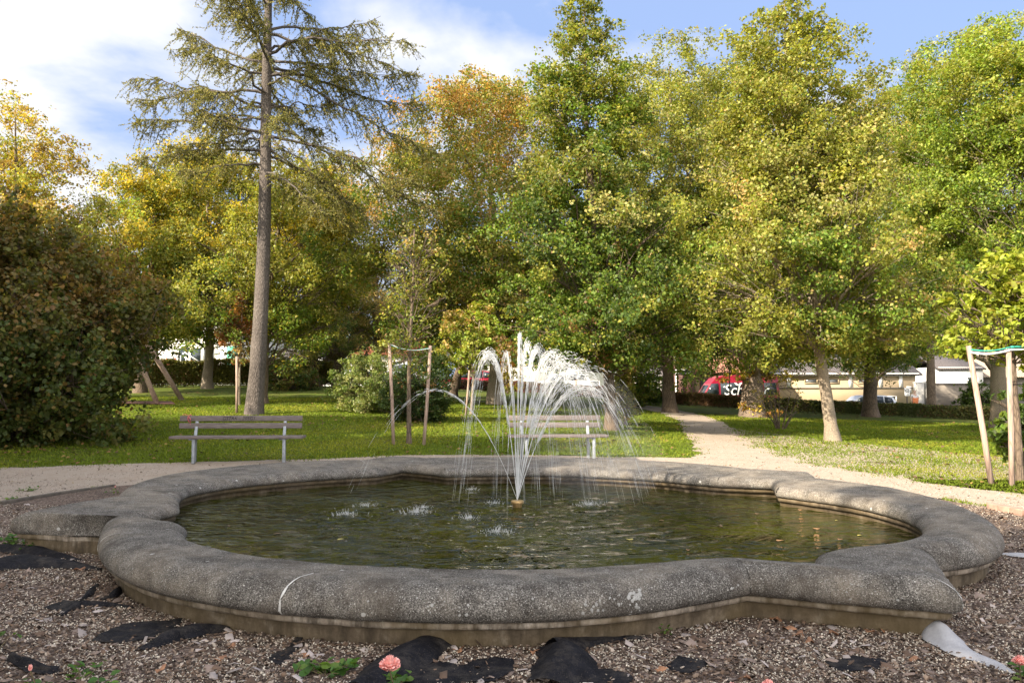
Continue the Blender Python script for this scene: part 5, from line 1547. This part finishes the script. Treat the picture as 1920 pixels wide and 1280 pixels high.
# ------------------------------------------------------------------ signs, lamp posts
def post(label, px, D, top, plate=None, r=.03, mat='steel', cat='sign', name='sign_post'):
    b = gat(px, D); th = thing(name, label, cat, tuple(b)); h = hgt(b, top)
    Acc().tube([(0, 0, -.1), (0, 0, h)], [r, r], 10, True).obj('pole', M[mat], th, True)
    if plate:
        w, hh, txt = plate
        Acc().box((0, -.05, h - hh / 2), (w, .02, hh)).obj('plate', M['sign_face'], th, bevel=.004)
        A = Acc(); q = np.linspace(0, 2 * np.pi, 24); A.tube(np.stack([w * .3 * np.cos(q), np.full(24, -.066), h - hh * .38 + w * .3 * np.sin(q)], -1), .018, 4); A.obj('ring', M['ink'], th)
        font('lettering', txt, w * .42, M['ink'], th, th.matrix_world @ Matrix.Translation((0, 0, 0)), .001) if False else None
        A = Acc(); A.box((0, -.064, h - hh * .38), (.03, .006, w * .34)); A.box((.04, -.064, h - hh * .46), (.1, .006, .025)); A.box((0, -.064, h - hh * .85), (w * .6, .006, .03)); A.obj('mark', M['ink'], th)
    return th
post('white rectangular sign with a black ring on a pole behind the left hedge', 600, 52, 671, (.36, .50, ''), cat='sign')
post('thin dark lamp post between the far path trunks', 1270, 46, 640, None, .035, 'black', 'post', 'lamp_post')
post('thin post in front of the van', 1368, 47, 670, None, .035, 'black', 'post', 'lamp_post')
post('signpost with a white board by the yellow building', 1700, 56, 727, (.38, .55, ''), .035, 'black', 'sign')

# ------------------------------------------------------------------ buildings
def building(name, label, x0, x1, D, depth, top, wall_mat, zg=None, cat='building'):
    """box building whose front face spans pixel columns x0..x1 at distance D up to row top"""
    A_, B_ = at_depth(x0, 700, D), at_depth(x1, 700, D)
    w = B_.x - A_.x; cx = (A_.x + B_.x) / 2
    zg = min(ter(A_.x, D), ter(B_.x, D), ter(cx, D)) - .3 if zg is None else zg
    h = at_depth(960, top, D).z - zg
    th = thing(name, label, cat, (cx, D, zg))
    Acc().box((0, depth / 2, h / 2), (w, depth, h)).obj('wall', M[wall_mat], th)
    return th, w, h, zg
def window(th, x, z, w, h, glass='dark_glass', frame='trim', y=0):
    f = Acc(); t = .07
    f.box((x, y - .03, z + h / 2), (w + 2 * t, .1, t)); f.box((x, y - .03, z - h / 2), (w + 2 * t, .1, t)); f.box((x - w / 2 - t / 2, y - .03, z), (t, .1, h - t)); f.box((x + w / 2 + t / 2, y - .03, z), (t, .1, h - t))
    fo = f.obj('window', M[frame], th)
    Acc().box((x, y - .012, z), (w, .05, h - .02)).obj('pane', M[glass], fo)
def gable(th, w, d, h0, rise, mat, over=.4, axis='x', y0=0):
    """ridge along x"""
    A = Acc(); t = .12
    A.prism([(-over + y0, h0 - .12), (d / 2 + y0, h0 + rise), (d + over + y0, h0 - .12), (d + over + y0, h0 - .12 - t), (d / 2 + y0, h0 + rise - t), (-over + y0, h0 - .12 - t)], 'x', -w / 2 - over, w / 2 + over)
    return A.obj('roof', M[mat], th)
zpix = lambda py, D: at_depth(960, py, D).z
xpix = lambda px, D: at_depth(px, 700, D).x
# long yellow building
yb, w, h, zg = building('long_building', 'long low yellow building with white pilasters behind the hedge', 1452, 1716, 64, 8, 703, 'yellow_wall', -.55)
cx = yb.location.x
for px in (1478, 1594, 1650, 1688): Acc().box((xpix(px, 64) - cx, -.03, (zpix(702, 64) + zpix(726, 64)) / 2 - zg), (.28, .10, zpix(702, 64) - zpix(726, 64))).obj('pilaster', M['trim'], yb)
Acc().box((0, -.04, zpix(727, 64) - zg), (w + .02, .12, .06)).obj('ledge', M['tan_wall'], yb)
Acc().box((0, -.12, zpix(702, 64) - zg), (w + .3, .5, .22)).obj('gutter', M['trim'], yb, bevel=.03)
gable(yb, w, 8, h + .2, 1.8, 'slate')
window(yb, xpix(1669, 64) - cx, zpix(747.5, 64) - zg, .75, .42)
Acc().box((xpix(1703, 64) - cx, -.03, zpix(730, 64) - zg), (.35, .1, .5)).obj('letter_box', M['trim'], yb)
for px in (1520, 1560, 1620): window(yb, xpix(px, 64) - cx, zpix(714, 64) - zg, .9, .35, 'curtain_glass', 'yellow_wall')
# gate and wall to its right
def pillar(label, px, w, D, top):
    X = xpix(px, D); z0 = -.55
    th = thing('gate_pillar', label, 'pillar', (X, D, z0), 0, 'white gate pillars'); h = zpix(top, D) - z0
    Acc().box((0, 0, h / 2), (w, w, h)).obj('shaft', M['white_wall'], th, bevel=.02); Acc().box((0, 0, h + .04), (w + .1, w + .1, .08)).obj('cap', M['trim'], th, bevel=.02)
pillar('white gate pillar left of the garden gate, next to the standing person', 1722, .55, 61, 718)
pillar('white gate pillar right of the garden gate', 1739, .5, 61, 716)
gd = thing('garden_gate', 'narrow brown garden gate between the white pillars', 'gate', (xpix(1731, 61), 61.1, -.55))
Acc().box((0, 0, .75), (.36, .06, 1.4)).obj('panel', M['tan_wall'], gd); Acc().box((0, 0, 1.5), (.42, .08, .08)).obj('rail', M['trim'], gd)
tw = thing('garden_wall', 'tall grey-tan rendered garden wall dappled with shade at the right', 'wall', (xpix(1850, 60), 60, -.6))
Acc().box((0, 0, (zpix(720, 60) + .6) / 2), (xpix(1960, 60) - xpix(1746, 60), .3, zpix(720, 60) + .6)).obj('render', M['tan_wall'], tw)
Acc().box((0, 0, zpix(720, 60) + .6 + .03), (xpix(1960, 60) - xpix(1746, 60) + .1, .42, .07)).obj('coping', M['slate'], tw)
# house blocks behind it
wh, w, h, zg = building('white_house', 'bright white house block above the garden wall', 1760, 1843, 72, 7, 688, 'white_wall', -.5)
window(wh, w * .25, h - 1.3, .9, .8); gable(wh, w, 7, h, 1.2, 'slate', .2)
bh, w, h, zg = building('low_house', 'low brown-walled house with a pale sloping roof at the right edge', 1846, 1990, 74, 9, 706, 'tan_wall', -.5)
Acc().box((0, -.25, h), (w + .5, .3, .14)).obj('gutter', M['trim'], bh)
gable(bh, w, 9, h + .15, 2.6, 'tan_roof', .5)
for i in range(3): window(bh, -w / 2 + 1.3 + i * 2, h - 1.0, 1.0, .7)
# tiled cottage behind the van
ct, w, h, zg = building('cottage', 'cream cottage with a pink-brown tiled roof behind the red van', 1304, 1420, 60, 7, 697, 'cream', -.45)
Acc().box((0, -.3, h - .05), (w + .5, .25, .12)).obj('gutter', M['trim'], ct)
gable(ct, w, 7, h + .12, 3.0, 'tiles', .55)
for px in (1326, 1362): window(ct, xpix(px, 60) - ct.location.x, h - 1.0, 1.0, .9, 'curtain_glass', 'brown_wood')
an, w, h, zg = building('wooden_annex', 'dark brown wooden annex with a white balcony left of the cottage', 1272, 1303, 59, 6, 672, 'brown_wood', -.4)
Acc().box((-.3, -.35, zpix(693, 59) - zg), (w * .8, .6, .12)).obj('balcony', M['trim'], an)
Acc().box((-.9, -.55, (zpix(693, 59) - zg) / 2), (.12, .12, zpix(693, 59) - zg)).obj('pillar', M['trim'], an)
window(an, -.2, h - .7, .8, .8); gable(an, w, 6, h, 1.4, 'slate', .3)
gr, w, h, zg = building('grey_shed', 'grey boarded shed with a pale railing left of the annex', 1196, 1270, 62, 5, 703, 'pale_wall', -.2)
for i in range(14): Acc().box((-w / 2 + (i + .5) * w / 14, -.2, h * .62), (.05, .05, .9)).obj('baluster', M['tan_wall'], gr)
Acc().box((0, -.2, h * .62 + .47), (w, .07, .06)).obj('handrail', M['trim'], gr); gable(gr, w, 5, h, .9, 'slate', .3)
# large white buildings seen through the trees
bw, w, h, zg = building('white_building', 'large white building glimpsed under the trees behind the water jets', 900, 1172, 86, 12, 560, 'white_wall')
for r_ in range(3):
    for c_ in range(7): window(bw, -w / 2 + (c_ + .5) * w / 7, 2.2 + r_ * 2.8, 1.1, 1.3, 'curtain_glass')
gable(bw, w, 12, h, 3.5, 'red_tiles', .5)
kg, w, h, zg = building('playground_building', 'white building with grey corner behind the left hedge', 296, 470, 70, 10, 596, 'white_wall')
Acc().box((xpix(428, 70) - kg.location.x, -.4, h * .4), (1.5, .8, h * .8)).obj('corner_block', M['pale_wall'], kg)
for px, gl in ((345, 'dark_glass'), (366, 'dark_glass'), (392, 'curtain_glass')): window(kg, xpix(px, 70) - kg.location.x, zpix(668, 70) - zg, 1.0, 1.5, gl)
dr = Acc().box((xpix(434, 69) - kg.location.x, -.95, zpix(672, 69) - zg), (.8, .3, 2.1)).obj('door', M['green_metal'], kg)
gable(kg, w, 10, h, 2.5, 'red_tiles', .5)
st_ = thing('stair_rail', 'white sloping handrail of an outdoor stair behind the left hedge', 'railing', (xpix(345, 58), 58, ter(xpix(345, 58), 58)))
x0 = xpix(345, 58)
for dz in (0, .35):
    Acc().tube([(0, 0, zpix(660, 58) - st_.location.z - dz), (xpix(378, 58) - x0, 0, zpix(681, 58) - st_.location.z - dz)], [.04, .04], 6, True).obj('rail', M['trim'], st_)
for px in (338, 348, 362): Acc().tube([(xpix(px, 58) - x0, 0, -.1), (xpix(px, 58) - x0, 0, zpix(664 + (px - 340) * .5, 58) - st_.location.z)], [.035, .035], 6, True).obj('post', M['trim'], st_)
fe = thing('metal_fence', 'pale fence of upright metal bars behind the leaning dark trunk', 'fence', (xpix(283, 60), 60, ter(xpix(283, 60), 60)))
for i in range(16): Acc().box((-1.4 + i * .18, 0, .8), (.035, .035, 2.6)).obj('bar', M['steel'], fe)
for zz in (.3, 1.9): Acc().box((-.05, .03, zz), (2.9, .03, .05)).obj('rail', M['steel'], fe)
rdt = Acc().box((0, 0, .45), (.8, .5, .5), None, .6).tube([(-.3, 0, 0), (-.3, 0, 1.0)], .05, 6).tube([(.3, 0, 0), (.3, 0, 1.0)], .05, 6).obj('play_rocker', M['red_plastic'])
rdt.location = (xpix(320, 57), 57, zpix(672, 57) - .95); tag(rdt, 'bright red play equipment just above the left hedge', 'play equipment')
rr_, w, h, zg = building('red_roof_house', 'house with an orange-red roof glimpsed between the pine trunks', 655, 800, 84, 9, 662, 'pale_wall')
gable(rr_, w, 9, h, 1.6, 'red_tiles', .5)
for i in range(4): window(rr_, -w / 2 + (i + .5) * w / 4, h - 1.4, 1.0, 1.1)
lw, w, h, zg = building('low_brick_house', 'low pinkish house seen under the pine boughs left of the sign', 520, 596, 66, 6, 680, 'brick')
gable(lw, w, 6, h, 1.3, 'slate', .3); window(lw, 0, h - .8, 1, .7)

# ------------------------------------------------------------------ vehicles
def wheels(th, xs_, w, r):
    for x in xs_:
        for s in (-1, 1):
            wh_ = Acc().tube([(x, s * (w / 2 - .18), r), (x, s * (w / 2 + .01), r)], [r, r], 24, True).obj('wheel', M['tyre'], th, True)
            Acc().tube([(x, s * (w / 2 + .012), r), (x, s * (w / 2 + .03), r)], [r * .62, r * .55], 16, True).obj('rim', M['rim'], wh_)
def vehicle(name, label, px, D, Lc, paint, outline, glass, wid=1.8, rz=0, r=.32, wx=(.2, .8), cat='car', zg=None):
    """outline: side profile (x 0..1 of length from the front, z); glass: side window polygons"""
    X = xpix(px, D); z = ter(X, D) if zg is None else zg
    th = thing(name, label, cat, (X, D, z), rz)
    poly = [(x * Lc, zz) for x, zz in outline]
    bm = bmesh.new()
    n = len(poly)
    zs = [p[1] for p in poly]; zb = max(zs)
    def inset(zz): return .0 if zz < .95 * zb * .6 else .16 * ((zz - zb * .57) / (zb * .43))
    A_ = [bm.verts.new((x, -wid / 2 + inset(zz), zz)) for x, zz in poly]; B_ = [bm.verts.new((x, wid / 2 - inset(zz), zz)) for x, zz in poly]
    bm.faces.new(A_); bm.faces.new(B_[::-1])
    for i in range(n): bm.faces.new([A_[i], B_[i], B_[(i + 1) % n], A_[(i + 1) % n]])
    bmesh.ops.recalc_face_normals(bm, faces=bm.faces)
    me = bpy.data.meshes.new('body'); bm.to_mesh(me); bm.free()
    bo = link('body', me, M[paint], th); bv = bo.modifiers.new('b', 'BEVEL'); bv.width = .05; bv.segments = 3; bv.limit_method = 'ANGLE'; bv.angle_limit = R(15)
    for gp in glass:
        for s in (-1, 1):
            A = Acc(); v = []
            for off in (0, .012):
                for x, zz in gp: v.append((x * Lc, s * (wid / 2 - inset(zz) + .004 + off), zz))
            k = len(gp); A.add(v, [[i, (i + 1) % k, k + (i + 1) % k, k + i] for i in range(k)]); A.f.setdefault(k, []).append(np.array([list(range(k, 2 * k))])); A.f.setdefault(k, []).append(np.array([list(range(k))[::-1]]))
            A.obj('window', M['dark_glass'], th)
    wheels(th, [q * Lc for q in wx], wid, r)
    return th
# red high-roof van, front towards the left
van = vehicle('delivery_van', 'dark red high-roof van with big white script lettering on its side', 1291, 52, 5.6, 'red_paint',
    [(0, .35), (.0, .75), (.015, .98), (.09, 1.20), (.13, 1.32), (.215, 2.10), (.27, 2.44), (.34, 2.58), (.45, 2.63), (.95, 2.63), (.985, 2.50), (1, 1.3), (1, .35), (.87, .32), (.13, .32)],
    [[(.150, 1.42), (.222, 2.08), (.30, 2.10), (.30, 1.40)], [(.325, 1.40), (.325, 2.14), (.56, 2.14), (.56, 1.40)], [(.58, 1.40), (.58, 2.14), (.80, 2.14), (.80, 1.40)], [(.82, 1.40), (.82, 2.14), (.96, 2.14), (.96, 1.40)]],
    2.0, r=.36, wx=(.17, .80), cat='van', zg=-.45)
A = Acc()
v = [(.138 * 5.6, -.78, 1.32), (.138 * 5.6, .78, 1.32), (.205 * 5.6, .70, 1.97), (.205 * 5.6, -.70, 1.97)]
v = [(x - .03, y, z + .02) for x, y, z in v] + [(x + .02, y, z) for x, y, z in v]
A.add(v, [[3, 2, 1, 0], [4, 5, 6, 7], [0, 1, 5, 4], [1, 2, 6, 5], [2, 3, 7, 6], [3, 0, 4, 7]]); A.obj('windscreen', M['dark_glass'], van)
Acc().box((.02, -.75, .85), (.12, .3, .2)).obj('headlight', M['trim'], van); Acc().box((.02, .75, .85), (.12, .3, .2)).obj('headlight', M['trim'], van)
Acc().box((.17 * 5.6, -1.12, 1.42), (.12, .2, .26)).obj('mirror', M['black'], van)
font('lettering', 'Schiefer', .95, M['letter'], van, Matrix.Translation((3.42, -1.035, 1.66)) @ Matrix.Rotation(R(90), 4, 'X'), .004, .22, .98).scale = (.95, 1, 1)
A = Acc(); q = np.linspace(math.pi * 1.05, math.pi * 1.95, 14)
for s_, dz in ((.14, 0), (.22, .03)): A.tube(np.stack([2.95 + s_ * np.cos(q), np.full(14, -.965), 2.16 + dz + s_ * np.sin(q)], -1), .028, 5)
A.obj('emblem', M['letter'], van)
car_o = [(0, .3), (0, .62), (.03, .72), (.25, .90), (.36, 1.34), (.46, 1.43), (.80, 1.42), (.93, 1.30), (.985, .95), (1, .7), (1, .3), (.85, .25), (.15, .25)]
car_g = [[(.29, .92), (.375, 1.29), (.47, 1.36), (.53, 1.36), (.53, .92)], [(.55, .92), (.55, 1.36), (.76, 1.35), (.76, .92)], [(.78, .92), (.78, 1.34), (.90, 1.26), (.93, .95)]]
vehicle('parked_car', 'silver car parked behind the low hedge before the yellow building', 1562, 56, 4.1, 'silver_paint', car_o, car_g, 1.75, zg=-.58)
vehicle('parked_car', 'silver car half hidden behind the slim pale trunk at the path end', 1222, 53, 4.2, 'silver_paint', car_o, car_g, 1.75, R(14))
vehicle('parked_car', 'small red car glimpsed beyond the dark bush and the young lime tree', 826, 58, 4.0, 'red_paint', car_o, car_g, 1.7, zg=zpix(707, 58) - .95)
vehicle('parked_car', 'white car parked far behind the water jets', 998, 60, 4.3, 'white_paint', car_o, car_g, 1.75)
vehicle('parked_car', 'pale blue car far behind the right side of the water jets', 1075, 62, 4.2, 'silver_paint', car_o, car_g, 1.75)
vehicle('parked_car', 'white car roof showing over the hedge left of the lit pine trunk', 612, 56, 4.2, 'white_paint', car_o, car_g, 1.75, zg=zpix(694, 56) - 1.43)
vehicle('parked_car', 'pale car showing between the dappled bush and the left stake', 706, 60, 4.2, 'silver_paint', car_o, car_g, 1.75, zg=zpix(682, 60) - 1.43)

# ------------------------------------------------------------------ people (far away behind the hedge)
def person(label, px, D, zg, top_mat, bottom_mat, facing=0, bag=None):
    X = xpix(px, D); th = thing('person', label, 'person', (X, D, zg), facing)
    def skin(name, verts, edges, rad, mat, par, root=0):
        me = bpy.data.meshes.new(name); me.from_pydata([Vector(v) for v in verts], edges, []); o = link(name, me, mat, par)
        sk = o.modifiers.new('skin', 'SKIN'); o.modifiers.new('sub', 'SUBSURF').render_levels = 1
        for i, r_ in enumerate(rad): me.skin_vertices[0].data[i].radius = (r_, r_ * .85)
        me.skin_vertices[0].data[root].use_root = True
        for p in me.polygons: p.use_smooth = True
        return o
    Vt = [(0, 0, .95), (0, 0, 1.12), (0, 0, 1.34), (0, .01, 1.46), (0, 0, 1.52), (-.10, 0, .88), (-.11, -.02, .50), (-.11, .03, .09), (-.11, -.12, .04), (.10, 0, .88), (.12, -.04, .50), (.13, .04, .09), (.13, -.11, .04),
          (-.19, 0, 1.40), (-.25, .02, 1.14), (-.20, -.16, .96), (-.19, -.22, .90), (.19, 0, 1.40), (.25, .0, 1.14), (.22, -.18, 1.0), (.21, -.24, .95), (0, -.01, 1.58), (0, -.015, 1.66), (0, 0, 1.72)]
    E_ = [(0, 1), (1, 2), (2, 3), (3, 4), (0, 5), (5, 6), (6, 7), (7, 8), (0, 9), (9, 10), (10, 11), (11, 12), (2, 13), (13, 14), (14, 15), (15, 16), (2, 17), (17, 18), (18, 19), (19, 20), (4, 21), (21, 22), (22, 23)]
    Rd = [.13, .12, .14, .07, .05, .09, .06, .042, .04, .09, .06, .042, .04, .058, .042, .033, .04, .058, .042, .033, .04, .085, .09, .05]
    body = skin('body', Vt, E_, Rd, M['skin'], th)
    skin('shirt', [Vt[0], Vt[1], Vt[2], (0, 0, 1.42), Vt[13], (-.235, .01, 1.2), Vt[17], (.235, 0, 1.2)], [(0, 1), (1, 2), (2, 3), (2, 4), (4, 5), (2, 6), (6, 7)], [.145, .135, .158, .08, .07, .058, .07, .058], M[top_mat], th)
    skin('trousers', [Vt[0], Vt[5], Vt[6], (-.11, .02, .14), Vt[9], Vt[10], (.13, .03, .14)], [(0, 1), (1, 2), (2, 3), (0, 4), (4, 5), (5, 6)], [.14, .105, .075, .058, .105, .075, .058], M[bottom_mat], th)
    skin('hair', [(0, .03, 1.60), (0, .025, 1.68), (0, .01, 1.745)], [(0, 1), (1, 2)], [.085, .10, .06], M['hair'], th)
    for s in (-1, 1):
        skin('shoe', [((.11 if s < 0 else .13) * s, .05, .04), ((.11 if s < 0 else .13) * s, -.13, .035)], [(0, 1)], [.05, .042], M['black'], th)
    if bag:
        A = Acc(); A.box((.0, -.3, .98), (.34, .16, .42)); A.tube([(-.13, -.3, 1.18), (0, -.2, 1.40), (.13, -.3, 1.18)], .012, 5)
        o = A.obj('shopping_bag', M[bag], None, bevel=.03); o.matrix_world = Matrix.Translation(th.location) @ Matrix.Rotation(facing, 4, 'Z')
        tag(o, 'orange bag carried by the person in the white shirt at the garden gate', 'bag')
    return th
person('person with short brown hair in a white shirt holding an orange bag by the gate', 1714, 58, -.55, 'cloth_white', 'cloth_dark', R(-20), 'cloth_orange')
person('person in a pale blue top and dark trousers far behind the water jets', 1080, 50, ter(xpix(1080, 50), 50), 'cloth_blue', 'cloth_dark', R(10))

# ------------------------------------------------------------------ wooded background and shade trees
far = None
fx = [(-150, 80), (60, 78), (200, 84), (330, 90), (470, 88), (620, 92), (760, 88), (880, 96), (1230, 92), (1330, 88), (1450, 90), (1560, 94), (1680, 92), (1800, 96), (1930, 90), (2060, 94)]
protos = []
for i, (px, D) in enumerate(fx):
    b = gat(px, D); b.z -= .1
    lab = ['yellow-green distant tree filling a gap on the far left', 'distant tree behind the dark shrub', 'distant tree behind the leaning maple', 'distant tree behind the playground building', 'distant tree behind the larch trunk', 'distant tree behind the sign', 'distant tree behind the young staked tree',
           'distant tree behind the lime-green young tree', 'distant tree behind the grey shed', 'distant tree behind the cottage roof', 'distant tree behind the gnarled trunk', 'distant tree behind the pale leaning trunk', 'distant tree behind the yellow building',
           'distant tree behind the white house', 'distant tree behind the low house at the right edge', 'distant tree beyond the right edge of the frame'][i]
    if i < 3:
        t_ = tree('distant_tree', lab, 'distant trees behind the park', b, [13, 15, 12][i], [(.12, 3.5), (.3, 5), (.55, 5.2), (.8, 3.8), (1.0, 1)], .3, [(GRN, 4), (DGR, 3), (OLV, 2)], [[(YGR, 3), (OLV, 3)], [(GRN, 3), (YGR, 2)], [(OLV, 3), (TAN, 2)]][i], 130, 1.4, 16000, .32, limbs=25, hi_at=.5)
        protos.append(t_)
    else:
        src = protos[i % 3]
        t_ = src.copy(); col.objects.link(t_); t_.location = b; t_.rotation_euler = (0, 0, i * 1.7); t_.scale = (1, 1, .8 + .05 * (i % 4)); t_['label'] = lab
        for ch in src.children:
            c = ch.copy(); col.objects.link(c); c.parent = t_
# trees standing outside the frame, to the left of and behind the viewer: their shade lies over the basin
shade = [(-11.2, -0.4, 9.8, 3.3), (-12.6, 3.8, 9.8, 3.3), (-13.4, 8.2, 9.8, 3.3), (-9.0, -4.4, 11.6, 3.2), (-18.0, 12.6, 11.5, 3.7), (-16.4, 5.0, 13.0, 3.4)]
src = None
SH_LAB = ['shade tree standing level with the viewer, far to the left', 'shade tree beyond the left edge, level with the near rim', 'shade tree beyond the left edge, level with the basin middle', 'tallest shade tree, behind the viewer to the left', 'shade tree beyond the left edge before the dark shrub', 'high shade tree further out beyond the left edge']
for i, (X, Y, H, r_) in enumerate(shade):
    b = Vector((X, Y, ter(X, Y)))
    if src is None:
        src = tree('shade_tree', SH_LAB[i], 'trees just outside the frame', b, H, [(.3, r_ * .8), (.45, r_), (.7, r_ * .95), (.88, r_ * .6), (1.0, r_ * .2)], .24, [(GRN, 4)], [(YGR, 4), (GRN, 2)], 170, 1.1, 30000, .26, limbs=30)
        H0 = H; r00 = r_
    else:
        t_ = src.copy(); col.objects.link(t_); t_.location = b; t_.rotation_euler = (0, 0, i * 1.3); t_.scale = (r_ / r00, r_ / r00, H / H0); t_['label'] = SH_LAB[i]
        for ch in src.children:
            c = ch.copy(); col.objects.link(c); c.parent = t_
print('objects', len(bpy.data.objects), 'faces', sum(len(o.data.polygons) for o in bpy.data.objects if o.type == 'MESH'))
